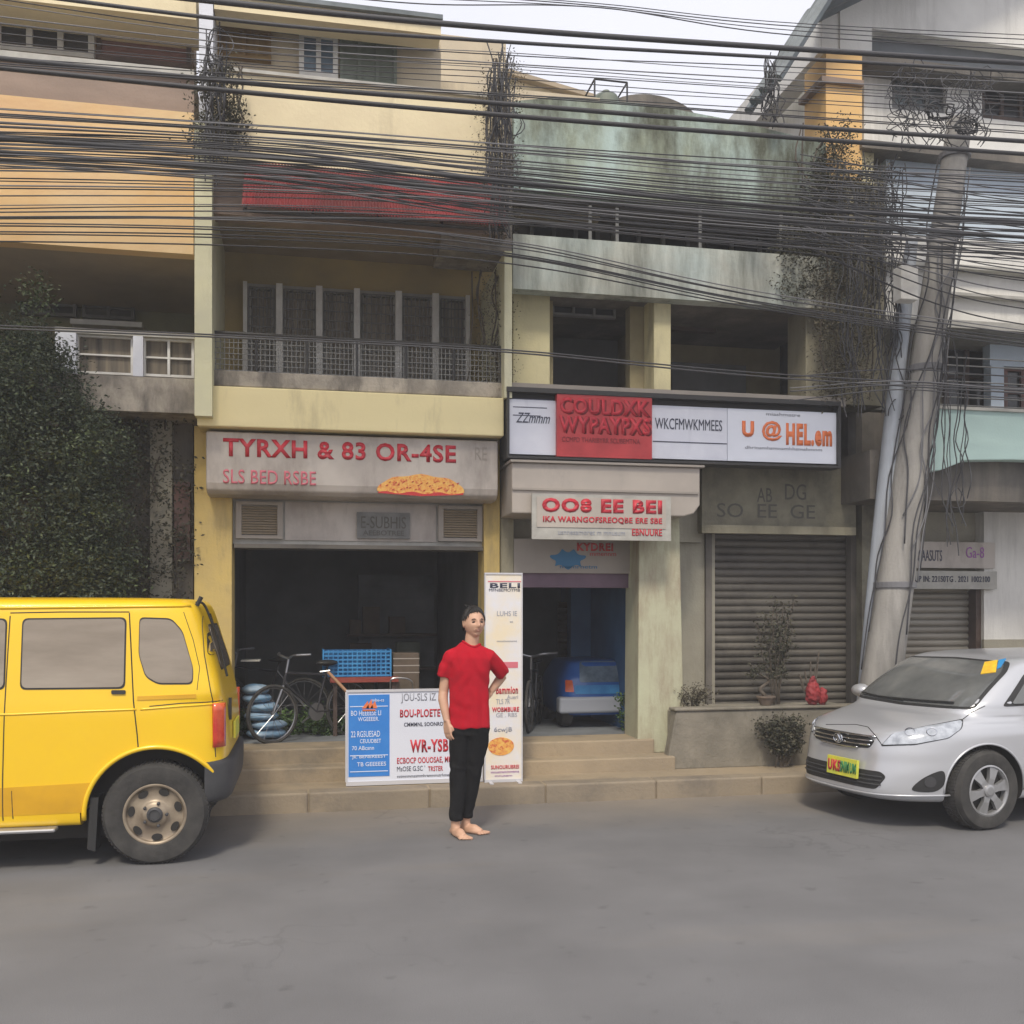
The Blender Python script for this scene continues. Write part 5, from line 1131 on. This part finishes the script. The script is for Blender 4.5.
def climber(label, cat, px0, px1, py0, py1, D, n, per, size, m, seed, spread=.06, dep=.12, name='climbing_plant', stems=6, shape=None):
    rq = random.Random(seed); c = []
    while len(c) < n:
        u, v = rq.random(), rq.random()
        if shape and not shape(u, v): continue
        p = P(px0+(px1-px0)*u, py0+(py1-py0)*v, D); p.y += rq.uniform(-dep, dep*.3); c.append(p)
    b_ = P((px0+px1)/2, py1, D); t = thing(name, b_, label, cat)
    bm = new()
    for k in range(stems):
        xa = rq.uniform(.2, .8); pts = [P(px0+(px1-px0)*(xa+rq.gauss(0, .1)), py1+(py0-py1)*j/5, D)+Vector((0, rq.gauss(0, .03), 0)) for j in range(6)]; tube(bm, crv(pts, 3), .008, 5)
    mk('stem', bm, 'bark', t); leaf_mesh('foliage', c, per, size, spread, m, t, seed); return t
climber('dark ivy covering the grey wall between the tree and the yellow pillar', 'ivy', 96, 190, 404, 600, 9.5, 110, 40, .02, 'leaf_ivy', 31, name='ivy')
climber('grey green hanging plant on the joint beside the white column top', 'plant', 200, 250, 66, 150, 8.8, 70, 60, .016, 'leaf_ivy', 32, shape=lambda u, v: abs(u-.4) < .22+.3*v)
climber('dry brown climber over the pier right of the teal shophouse', 'plant', 806, 890, 172, 400, 9.05, 230, 50, .016, 'leaf_dry', 33, shape=lambda u, v: u > .45-.6*min(v, .5) and u < 1.0-.35*v)
climber('dark climber over the right end of the stained teal wall', 'plant', 775, 846, 125, 300, 9.2, 210, 56, .016, 'leaf_ivy', 36, shape=lambda u, v: u > .75-v)
climber('thin dry climber beside the right end of the caged balcony', 'plant', 466, 506, 270, 392, 9.25, 50, 40, .012, 'leaf_dry', 34, shape=lambda u, v: u > .5-.3*v)
climber('dry brown creeper hanging over the joint between the cream and teal shophouses', 'plant', 484, 516, 60, 240, 8.85, 90, 50, .012, 'leaf_dry', 37, dep=.06)
climber('small moss plant patch along the top of the stained teal wall', 'plant', 525, 790, 112, 150, 9.28, 110, 34, .014, 'leaf_ivy', 35, dep=.03, shape=lambda u, v: v < .35+.5*abs(math.sin(u*9)), stems=0) if False else None
# ---------------------------------------------------------------- plants at the planter
def twigplant(name, label, base, h, wd, nst, m, seed, per=16, size=.02, cat='plant'):
    rq = random.Random(seed); t = thing(name, base, label, cat); bm = new(); c = []
    for k in range(nst):
        a = rq.uniform(0, 6.28); e = Vector(base)+Vector((math.cos(a)*wd*rq.uniform(.3, 1), math.sin(a)*wd*.4, h*rq.uniform(.55, 1))); s_ = Vector(base)+Vector((rq.gauss(0, wd*.12), 0, 0)); mid = s_.lerp(e, .5)+Vector((rq.gauss(0, wd*.15), 0, h*.1))
        pts = crv([s_, mid, e], 4); tube(bm, pts, .005, 5); c += pts[3:]
    mk('stem', bm, 'bark', t); leaf_mesh('foliage', c, per, size, .035, m, t, seed); return t
twigplant('shrub', 'tall dark narrow shrub standing in the planter against the brown shutter', (XX(776, 9.3), 9.3, PZ-.04), 1.15, .24, 14, 'leaf_ivy', 41, 13, .02, 'shrub')
twigplant('shrub', 'low leafy shrub spilling down the front of the planter beside the car', (XX(782, 8.85), 8.84, .16), .5, .26, 26, 'leaf_ivy', 42, 22, .02, 'shrub')
twigplant('dry_plant', 'low dry twiggy plant at the left end of the planter', (XX(697, 9.1), 9.2, PZ-.03), .24, .22, 18, 'leaf_dry', 43, 7, .014)
twigplant('small_plant', 'small green plant at the foot of the leaning pole above the car bonnet', (XX(876, 9.15), 9.15, PZ-.35), .42, .14, 12, 'leaf_shop', 44, 12, .022)
t = thing('bonsai', (XX(766, 9.05), 9.05, PZ+.03), 'small dark potted bonsai with a bent trunk on the planter coping', 'potted plant')
b_ = t.location; bm = new(); lathe(bm, [(.05, 0), (.055, .005), (.085, .07), (.095, .075), (.095, .09), (.07, .09)], 20, b_, 'z'); mk('pot', bm, 'pot_clay', t)
bm = new(); tube(bm, crv([b_+Vector((0, 0, .08)), b_+Vector((-.06, 0, .16)), b_+Vector((.03, 0, .24)), b_+Vector((-.09, 0, .32))], 5), [.022-.015*k/15 for k in range(16)], 7); tube(bm, crv([b_+Vector((0, 0, .2)), b_+Vector((.12, 0, .28)), b_+Vector((.2, 0, .3))], 4), .008, 6); mk('trunk', bm, 'bark', t)
leaf_mesh('foliage', [b_+Vector(v) for v in ((-.12, 0, .33), (-.07, 0, .36), (.14, 0, .3), (.2, 0, .32), (.05, 0, .3), (-.16, 0, .3))], 60, .016, .03, 'leaf_ivy', t, 9)
# crumpled red bags with sticks
t = thing('red_bag', (XX(813, 9.0), 9.0, PZ+.03), 'crumpled bright red cloth bundle with sticks on the planter behind the car', 'cloth bundle')
b_ = t.location; bm = new(); ell(bm, b_+Vector((0, 0, .11)), (.075, .06, .12), None, 26, 20); ell(bm, b_+Vector((.1, 0, .08)), (.05, .05, .09), None, 20, 14); ell(bm, b_+Vector((.0, 0, .2)), (.035, .03, .09), None, 20, 14)
bm = remeshed(bm, .008, 2)
for v in bm.verts: v.co += v.normal*.014*noise.noise(v.co*34)
mk('cloth', bm, 'red_cloth', t, smooth=True); bm = new()
for dx, h_ in ((-.12, .30), (-.06, .33), (.0, .42), (.09, .52), (-.1, .2), (.05, .36)): tube(bm, [b_+Vector((dx*.3, .03, .05)), b_+Vector((dx, .05, h_))], .009, 5)
mk('stick', bm, 'bark', t)
# ---------------------------------------------------------------- inside the dark shop
def bicycle(pos, rz, label, sc_=1.0, chrome='bicycle_chrome'):
    t = thing('bicycle', pos, label, 'bicycle', 'bicycles parked in the dark shop', rz); r_ = .27*sc_
    for x in (-.45*sc_, .45*sc_):
        w_ = bpy.data.objects.new('wheel', None); COL.objects.link(w_); w_.parent = t; w_.location = (x, 0, r_)
        bm = new(); q = [(r_*math.cos(a), 0, r_*math.sin(a)) for a in [2*math.pi*k/36 for k in range(37)]]; tube(bm, q, .016, 7, False); mk('tyre', bm, 'tyre', w_, world=False, smooth=True)
        bm = new(); tube(bm, [(a*.93, 0, c*.93) for a, _, c in q], .007, 5, False)
        for k in range(16): a = 2*math.pi*k/16; tube(bm, [(0, .02*(-1)**k, 0), (r_*.92*math.cos(a), 0, r_*.92*math.sin(a))], .0022, 4)
        mk('rim', bm, chrome, w_, world=False)
    bm = new(); s_ = sc_; bb, st, hd, rr, ff = (-.05*s_, 0, .26*s_), (-.16*s_, 0, .62*s_), (.30*s_, 0, .66*s_), (-.45*s_, 0, r_), (.45*s_, 0, r_)
    for a, b2 in ((bb, st), (st, hd), (bb, (.32*s_, 0, .56*s_)), (bb, rr), (st, rr), (hd, (.33*s_, 0, .54*s_))): tube(bm, [a, b2], .014, 7)
    mk('frame', bm, 'bicycle_paint', t, world=False)
    bm = new(); tube(bm, [(.33*s_, 0, .54*s_), ff], .013, 6); tube(bm, [hd, (.27*s_, 0, .80*s_)], .013, 6); tube(bm, crv([(.2*s_, -.26, .84*s_), (.30*s_, -.12, .83*s_), (.27*s_, 0, .80*s_), (.30*s_, .12, .83*s_), (.2*s_, .26, .84*s_)], 4), .012, 6); mk('handlebar', bm, chrome, t, world=False)
    bm = new(); tube(bm, [st, (-.19*s_, 0, .72*s_)], .012, 6); ell(bm, (-.18*s_, 0, .74*s_), (.12, .07, .03)); mk('saddle', bm, 'rubber', t, world=False)
    bm = new(); lathe(bm, [(.09*s_, -.01), (.09*s_, .01)], 20, bb, 'y'); tube(bm, [bb, (.05*s_, -.1, .15*s_)], .01, 5); mk('crank', bm, chrome, t, world=False)
    return t
bicycle((XX(312, 9.85), 9.85, .42), R(215), 'bicycle with a shiny handlebar, right of the other one inside the dark shop', .98)
bicycle((XX(262, 10.45), 10.5, .42), R(160), 'darker bicycle behind the yellow van inside the shop, left of the other one', 1.0, 'cable_grey')
bicycle((XX(541, 10.0), 10.3, .42), R(250), 'dark bicycle leaning at the left side of the garage doorway', .95)
t = climber('loose heap of cut green foliage on the shop floor around the bicycles', 'foliage heap', 236, 348, 704, 736, 10.3, 90, 34, .022, 'leaf_shop', 51, .04, .25, 'foliage_heap', 0, lambda u, v: v > .45*abs(math.sin(5*u)))
t = climber('small heap of green leaves at the right side inside the garage doorway', 'foliage heap', 618, 638, 694, 732, 9.85, 22, 30, .02, 'leaf_shop', 52, .03, .06, 'foliage_heap', 0)
t = thing('work_table', (XX(360, 10.1), 10.1, .42), 'low table with a dark red top inside the shop under the blue crate', 'table')
x0, x1 = XX(330, 10.0), XX(398, 10.0); zt = ZZ(677, 10.0, 360)
bm = new(); box(bm, x0, x1, 9.95, 10.5, zt-.05, zt); mk('table_top', bm, 'red_table', t)
for xx in (x0+.03, x1-.06):
    for yy in (9.98, 10.44): bm = new(); box(bm, xx, xx+.04, yy, yy+.04, .42, zt-.05); mk('leg', bm, 'dark_brown', t)
t = thing('crate', (XX(357, 10.05), 10.1, zt), 'bright blue plastic crate on the dark red table', 'crate')
x0, x1 = XX(323, 10.0), XX(391, 10.0); z1 = ZZ(650, 10.0, 360); bm = new()
for k in range(7): z = zt+.006+(z1-zt-.03)*k/6; box(bm, x0, x1, 10.0, 10.02, z, z+.016); box(bm, x0, x1, 10.38, 10.4, z, z+.016)
for k in range(15): xx = x0+(x1-x0-.012)*k/14; box(bm, xx, xx+.012, 9.996, 10.024, zt+.004, z1+.002)
for xx in (x0-.004, x1-.01): box(bm, xx, xx+.014, 9.99, 10.41, zt+.002, z1+.004)
box(bm, x0+.02, x1-.02, 10.03, 10.37, zt+.003, zt+.012); mk('crate_shell', bm, 'crate_blue', t); bm = new(); box(bm, x0+.02, x1-.02, 10.04, 10.36, zt+.013, z1-.03); mk('content', bm, 'crate_blue', t)
t = thing('box', (XX(405, 10.05), 10.1, zt-.0), 'brown cardboard box beside the blue crate', 'box')
x0, x1 = XX(393, 10.05), XX(419, 10.05); z1 = ZZ(653, 10.05, 400); bm = new(); box(bm, x0, x1, 10.02, 10.3, .43, z1); o = mk('carton', bm, 'cardboard', t); bevel_mod(o, .008); bm = new()
for k in range(3): box(bm, x0-.002, x1+.002, 10.017, 10.0195, z1-.06-k*.07, z1-.05-k*.07)
mk('tape', bm, 'sign_cream', t)
t = thing('barrow_handle', (XX(338, 9.85), 9.85, .42), 'wooden hand cart handle sticking up beside the banner board', 'handle')
bm = new(); p0, p1 = P(328, 672, 9.8), P(347, 692, 9.75); tube(bm, [p0, p1], .016, 8); mk('grip', bm, 'wood_handle', t); bm = new(); tube(bm, [P(320, 672, 9.85), p0+Vector((.02, .05, .01))], .01, 6); tube(bm, [p1, Vector((p1.x+.05, 9.8, .42))], .012, 6); tube(bm, crv([P(390, 690, 9.9), P(391, 680, 9.9), P(398, 678, 9.9), P(410, 680, 9.9), P(413, 690, 9.9), Vector((P(413, 690, 9.9).x, 9.9, .42))], 4), .009, 6); mk('metal_bar', bm, 'bicycle_chrome', t)
t = thing('sack_pile', (XX(258, 9.95), 9.95, .42), 'stack of white and blue sacks at the left inside the shop', 'sacks')
rg = random.Random(8)
for k in range(6):
    bm = new(); c = Vector((XX(257, 9.9)+rg.uniform(-.03, .03)+.02*(5-k), 9.95, .47+k*.085)); ell(bm, c, (.19-.012*k, .16, .05), None, 24, 12)
    for v in bm.verts: v.co += Vector((0, 0, .012*noise.noise(v.co*9)))+v.co.normalized()*.01*noise.noise(v.co*14)
    mk('sack', bm, 'bag_white', t, smooth=True)
bm = new(); x0, x1 = XX(241, 9.9), XX(260, 9.9); z = ZZ(660, 9.9, 250); box(bm, x0, x1, 9.85, 10.1, z-.012, z); bm.transform(Matrix.Identity(4)); mk('board', bm, 'dull_white', t)
# ================================================================ PERSON
PX, PY = 1.17, 7.3
pp = P(469, 610, 7.3)
Hn = thing('person', (pp.x+.0, 7.3, 0), 'person with dark hair in a red t-shirt and black trousers standing barefoot on the road', 'person', rotz=-R(6))
SK = {}
def hand(bm, wr, d, wdir, curl, thumb_side=1, sc_=1.0):
    """palm, four fingers of different lengths and a thumb leaving the side of the palm"""
    d = Vector(d).normalized(); wv = (Vector(wdir)-d*Vector(wdir).dot(d)).normalized(); nrm = d.cross(wv).normalized()*curl
    kn = wr+d*.088*sc_
    for k in range(5):                                  # palm as a fan of tubes
        o_ = wv*(k-2)*.015; tube(bm, [wr+o_*.55, wr+d*.045+o_*.95, kn+o_*1.08], [.015, .0155, .0125], 10)
    for k, (ln, o_) in enumerate(((.068, -1.5), (.078, -.5), (.074, .5), (.058, 1.5))):
        o_ *= thumb_side*-1; b0 = kn+wv*o_*.0205-d*.012; a = b0+d*ln*.45+wv*o_*.002; b1 = a+(d*.9+nrm*.42).normalized()*ln*.3; c = b1+(d*.72+nrm*.7).normalized()*ln*.27
        tube(bm, [b0, a, b1, c], [.0098, .0088, .0082, .0066], 9)
    t0 = wr+d*.025+wv*thumb_side*.022; t1 = t0+(d*.7+wv*thumb_side*.6+nrm*.25).normalized()*.034; t2 = t1+(d*.92+wv*thumb_side*.15+nrm*.3).normalized()*.03; tube(bm, [t0, t1, t2], [.0135, .0105, .0085], 9)
bm = new()
# torso, neck
tube(bm, [(0, 0, .80), (0, 0, .95), (.0, 0, 1.12), (.0, 0, 1.28), (.003, 0, 1.35), (.012, 0, 1.395)], [(.085, .13), (.082, .122), (.085, .125), (.092, .14), (.08, .115), (.058, .068)], 24)
tube(bm, [(.012, .012, 1.33), (.02, .008, 1.42), (.03, -.002, 1.50)], [(.06, .062), (.052, .053), (.052, .051)], 20)
HC = Vector((.036, -.014, 1.565)); HR = Matrix.Rotation(R(18), 4, 'Z')
def hp(x, y, z): return HC+(HR @ Vector((x, y, z)))
t = new(); bmesh.ops.create_icosphere(t, subdivisions=5, radius=1)
for v in t.verts:
    x, y, z = v.co; X, Y, Z = x*.076, y*.09, z*.110
    if Z < 0: k = 1-.27*(-z)**1.8; X *= k; Y *= (1-.18*(-z)**1.6); Y -= .010*(-z)
    if y < 0: Y = Y*(1-.10*abs(x)**2)
    g = lambda a, b, s1, s2, h: h*math.exp(-((X-a)/s1)**2-((Z-b)/s2)**2)
    if y < -.1:
        Y -= g(0, -.022, .013, .016, .026)+g(0, .004, .010, .022, .014)+g(0, -.052, .024, .010, .010)+g(0, -.088, .022, .014, .010)
        Y += g(.029, .008, .016, .012, .013)+g(-.029, .008, .016, .012, .013)+g(0, -.068, .024, .006, .007)
        Y -= g(.03, .028, .02, .008, .004)+g(-.03, .028, .02, .008, .004)+g(.04, -.02, .018, .018, .004)+g(-.04, -.02, .018, .018, .004)
    v.co = Vector((X, Y, Z))
t.transform(Matrix.Translation(HC) @ HR); tm = bpy.data.meshes.new('h'); t.to_mesh(tm); t.free(); bm.from_mesh(tm); bpy.data.meshes.remove(tm)
for s_ in (-1, 1): ell(bm, hp(s_*.078, .008, -.005), (.010, .018, .030), HR @ Matrix.Rotation(s_*R(18), 4, 'Z'), 14, 10)
# person's right arm (picture left), hanging
sh = Vector((-.138, .0, 1.312)); el_ = Vector((-.188, .02, 1.06)); wr = Vector((-.165, -.035, .845))
tube(bm, [(-.08, 0, 1.335), sh, (-.162, .005, 1.23), (-.176, .015, 1.13), el_], [.045, .05, .045, .039, .036], 16); tube(bm, [el_, (-.192, .005, 1.0), (-.178, -.018, .92), wr], [.036, .037, .031, .024], 16)
hand(bm, wr+Vector((0, 0, -.0)), (.12, -.14, -1), (.55, -.83, 0), -1, 1)
# left arm, elbow out, hand on the hip behind
sh = Vector((.146, .0, 1.312)); el_ = Vector((.262, .12, 1.17)); wr = Vector((.165, .10, 1.045))
tube(bm, [(.08, 0, 1.335), sh, (.197, .05, 1.25), el_], [.045, .05, .042, .036], 16); tube(bm, [el_, (.225, .12, 1.12), wr], [.036, .035, .025], 16)
hand(bm, wr, (-.8, -.1, -.55), (.5, -.5, -.6), 1, -1)
# legs and feet
tube(bm, [(-.07, 0, .84), (-.085, 0, .46), (-.092, -.02, .25), (-.10, -.02, .10)], [.075, .052, .045, .034], 16); tube(bm, [(.07, 0, .84), (.035, .03, .46), (.0, .06, .25), (-.02, .085, .10)], [.075, .052, .045, .034], 16)
def foot(an, toe):
    an, toe = Vector(an), Vector(toe); d = (toe-an); d.z = 0; L_ = d.length; d.normalize(); s_ = Vector((d.y, -d.x, 0)); h0 = Vector((an.x, an.y, 0))-d*.05
    tube(bm, [an+Vector((0, 0, .04)), an+Vector((0, 0, -.03)), h0+d*.04+Vector((0, 0, .035))], [.034, .035, .034], 14)
    tube(bm, [h0+Vector((0, 0, .03)), h0+d*.05+Vector((0, 0, .035)), h0+d*.13+Vector((0, 0, .033)), h0+d*.19+Vector((0, 0, .02))], [.027, .033, .035, .02], 14)
    for k in range(3): o_ = s_*(k-1)*.02; tube(bm, [h0+d*.06+o_*.5+Vector((0, 0, .022)), h0+d*.14+o_*.95+Vector((0, 0, .02)), h0+d*.19+o_*1.1+Vector((0, 0, .014))], [.024, .02, .014], 12)
    for k, (ln, rr) in enumerate(((.235, .0125), (.232, .010), (.226, .0095), (.218, .009), (.206, .0085))):
        o_ = s_*(k-2)*.0185; b0 = h0+d*.18+o_+Vector((0, 0, .014)); e = h0+d*ln+o_*1.05+Vector((0, 0, .0105)); tube(bm, [b0, e], [.011, rr], 10)
foot((-.10, -.02, .10), (.0, -.24, 0)); foot((-.02, .085, .10), (.17, -.05, 0))
bm = remeshed(bm, .0048, 3, .5)
mk('body', bm, 'skin', Hn, world=False, smooth=True)
# eyes, brows, lips
for s_ in (-1, 1):
    bm = new(); ell(bm, hp(s_*.029, -.0735, .0075), (.0155, .006, .006), HR, 14, 8); mk('eye', bm, 'eye_dark', Hn, world=False, smooth=True)
    bm = new(); tube(bm, [hp(s_*.013, -.0835, .026), hp(s_*.03, -.081, .031), hp(s_*.045, -.071, .026)], [.0028, .0034, .002], 6); mk('eyebrow', bm, 'hair', Hn, world=False, smooth=True)
bm = new(); tube(bm, [hp(-.021, -.0805, -.047), hp(-.006, -.0895, -.0445), hp(0, -.0895, -.0455), hp(.006, -.0895, -.0445), hp(.021, -.0805, -.047)], [.0016, .0036, .0034, .0036, .0016], 8)
tube(bm, [hp(-.018, -.0805, -.0505), hp(0, -.0885, -.0545), hp(.018, -.0805, -.0505)], [.0016, .0044, .0016], 8); mk('lips', bm, 'lips', Hn, world=False, smooth=True)
# hair: cap with a side parting, falling behind the neck
bm = new(); t = new(); bmesh.ops.create_icosphere(t, subdivisions=5, radius=1)
dl = []
for v in t.verts:
    x, y, z = v.co; 
    v.co = Vector((x*.083, y*.099+.010, z*.116+.006+(.004*noise.noise(Vector((x*6, y*6, 0))))))
    front = y < .0 and z < .60-.25*abs(x)-.3*(y+.3)
    side = abs(x) > .5 and y < .3 and z < .12
    if front or side or z < -.62: dl.append(v)
bmesh.ops.delete(t, geom=dl, context='VERTS')
t.transform(Matrix.Translation(HC) @ HR); tm = bpy.data.meshes.new('h'); t.to_mesh(tm); t.free(); bm.from_mesh(tm); bpy.data.meshes.remove(tm)
o = mk('hair', bm, 'hair', Hn, world=False, smooth=True); md = o.modifiers.new('s', 'SOLIDIFY'); md.thickness = .012; md.offset = -1
bm = new(); rg = random.Random(4)
for k in range(420):                                   # strands combed from the parting over the skull
    ph = rg.uniform(0, 2*math.pi); fr = max(0, -math.sin(ph)); bk = max(0, math.sin(ph)); th1 = .80*fr+1.62*(1-fr-bk if fr+bk < 1 else 0)+2.35*bk+rg.gauss(0, .07)
    if bk > .15: th1 = max(th1, 1.95)
    th1 = max(.8, th1); th0 = rg.uniform(.05, .6*th1); q = 1+rg.uniform(-.01, .05); pts = []; px_ = rg.gauss(0, .06)
    for j in range(7):
        th = th0+(th1-th0)*j/6; f = ph+px_*j/6*3*(1 if math.cos(ph) > 0 else -1); zz = math.cos(th); rr = math.sin(min(th, 1.75)) if th < 1.75 else .98-.25*(th-1.75)
        pts.append(hp(.082*q*rr*math.cos(f), .010+.098*q*rr*math.sin(f), .006+.116*q*zz))
    tube(bm, crv(pts, 2), [.0042*(1-.75*i/12) for i in range(13)], 4)
for k in range(12): x = rg.uniform(-.05, .03); tube(bm, crv([hp(x, .0, .11), hp(x-.01, .01, .122), hp(x-.025+rg.gauss(0, .01), .02, .128+rg.uniform(0, .012))], 3), .0013, 4)
mk('hair_locks', bm, 'hair', Hn, world=False, smooth=True)
# t-shirt
bm = new()
tube(bm, [(0, 0, .795), (0, 0, .86), (0, -.002, .98), (0, 0, 1.10), (.002, 0, 1.22), (.005, 0, 1.31), (.008, 0, 1.365), (.012, .004, 1.405), (.014, .006, 1.42)], [(.112, .152), (.112, .152), (.108, .148), (.105, .147), (.112, .158), (.105, .158), (.088, .125), (.068, .082), (.058, .062)], 40)
tube(bm, [(-.06, 0, 1.345), (-.128, 0, 1.312), (-.163, .004, 1.24), (-.186, .008, 1.165)], [.055, .064, .058, .056], 24)
tube(bm, [(.075, 0, 1.345), (.142, 0, 1.312), (.198, .05, 1.25), (.25, .105, 1.185)], [.055, .062, .056, .054], 24)
bm = remeshed(bm, .007, 3, .5); bm.normal_update()
for v in bm.verts:
    p = v.co; f = noise.noise(Vector((p.x*9, p.y*9, p.z*5)))*.006+.004*abs(noise.noise(Vector((p.x*14+p.z*6, p.y*8, p.z*7))))
    f += .0045*math.sin(p.x*62+p.y*20+3*noise.noise(Vector((p.x*3, 0, p.z*3))))*max(0, min(1, (1.2-p.z)/.25))
    f += .006*math.sin(p.z*52+p.x*26+3*noise.noise(p*6))*max(0, 1-abs(p.z-.93)/.17)*(.5+noise.noise(p*4))
    f += .004*math.sin((abs(p.x)*1.4+p.z)*48+2*noise.noise(p*5))*max(0, 1-abs(p.z-1.15)/.2)*(.4+abs(p.x)*5)+.003*math.sin((p.x*.8+p.z)*60)*max(0, 1-abs(p.z-1.28)/.1)*max(0, min(1, (abs(p.x)-.08)/.06))
    v.co = p+v.normal*f
# open neckline: remove the top cap
sb = BVHTree.FromBMesh(bm); ring = []
for k in range(37):
    a = 2*math.pi*k/36; h = sb.ray_cast(Vector((.018+.064*math.cos(a), -.004+.068*math.sin(a), 1.6)), Vector((0, 0, -1)))[0]; ring.append(h if h is not None and h.z > 1.3 else Vector((.018+.064*math.cos(a), -.004+.068*math.sin(a), 1.385)))
ring = [ring[(k-1) % 36]*.25+ring[k % 36]*.5+ring[(k+1) % 36]*.25 for k in range(37)]
dl = [v for v in bm.verts if ((v.co.x-.018)/.064)**2+((v.co.y+.004)/.068)**2 < 1 and v.co.z > 1.33]
bmesh.ops.delete(bm, geom=dl, context='VERTS')
mk('t_shirt', bm, 'tshirt', Hn, world=False, smooth=True)
bm = new(); tube(bm, ring, .0085, 8, False); mk('collar', bm, 'tshirt', Hn, world=False, smooth=True)
# trousers
bm = new()
tube(bm, [(0, 0, .90), (0, 0, .82), (0, .0, .74)], [(.098, .138), (.105, .142), (.09, .13)], 30)
tube(bm, [(-.07, .0, .80), (-.075, .0, .66), (-.082, -.004, .47), (-.088, -.014, .28), (-.098, -.02, .115)], [(.095, .078), (.088, .074), (.068, .06), (.06, .054), (.052, .049)], 24)
tube(bm, [(.068, .0, .80), (.06, .008, .66), (.035, .03, .47), (.008, .06, .28), (-.018, .085, .12)], [(.095, .078), (.088, .074), (.068, .06), (.06, .054), (.052, .049)], 24)
bm = remeshed(bm, .007, 3, .5); bm.normal_update()
for v in bm.verts:
    p = v.co; f = noise.noise(Vector((p.x*10, p.y*10, p.z*6)))*.006+.005*math.sin(p.z*70+p.x*30+4*noise.noise(p*7))*(max(0, 1-abs(p.z-.5)/.12)+max(0, 1-abs(p.z-.16)/.08)+max(0, 1-abs(p.z-.76)/.1))*.8
    v.co = p+v.normal*f
mk('trousers', bm, 'trousers', Hn, world=False, smooth=True)

# ================================================================ AIR
bm = new(); box(bm, -45, 60, -12, 45, -1.6, 14)
hz = bpy.data.materials.new('haze'); hz.use_nodes = True; nt = hz.node_tree; nt.nodes.remove(nt.nodes['Principled BSDF'])
pv = nt.nodes.new('ShaderNodeVolumePrincipled'); pv.inputs['Color'].default_value = (.93, .95, 1, 1); pv.inputs['Density'].default_value = .0032
nt.links.new(pv.outputs[0], nt.nodes['Material Output'].inputs['Volume'])
M['haze'] = hz; meta(mk('haze', bm, 'haze'), 'thin pale city haze between the camera and the shophouses', 'haze', kind='stuff')
sc.cycles.volume_bounces = 1
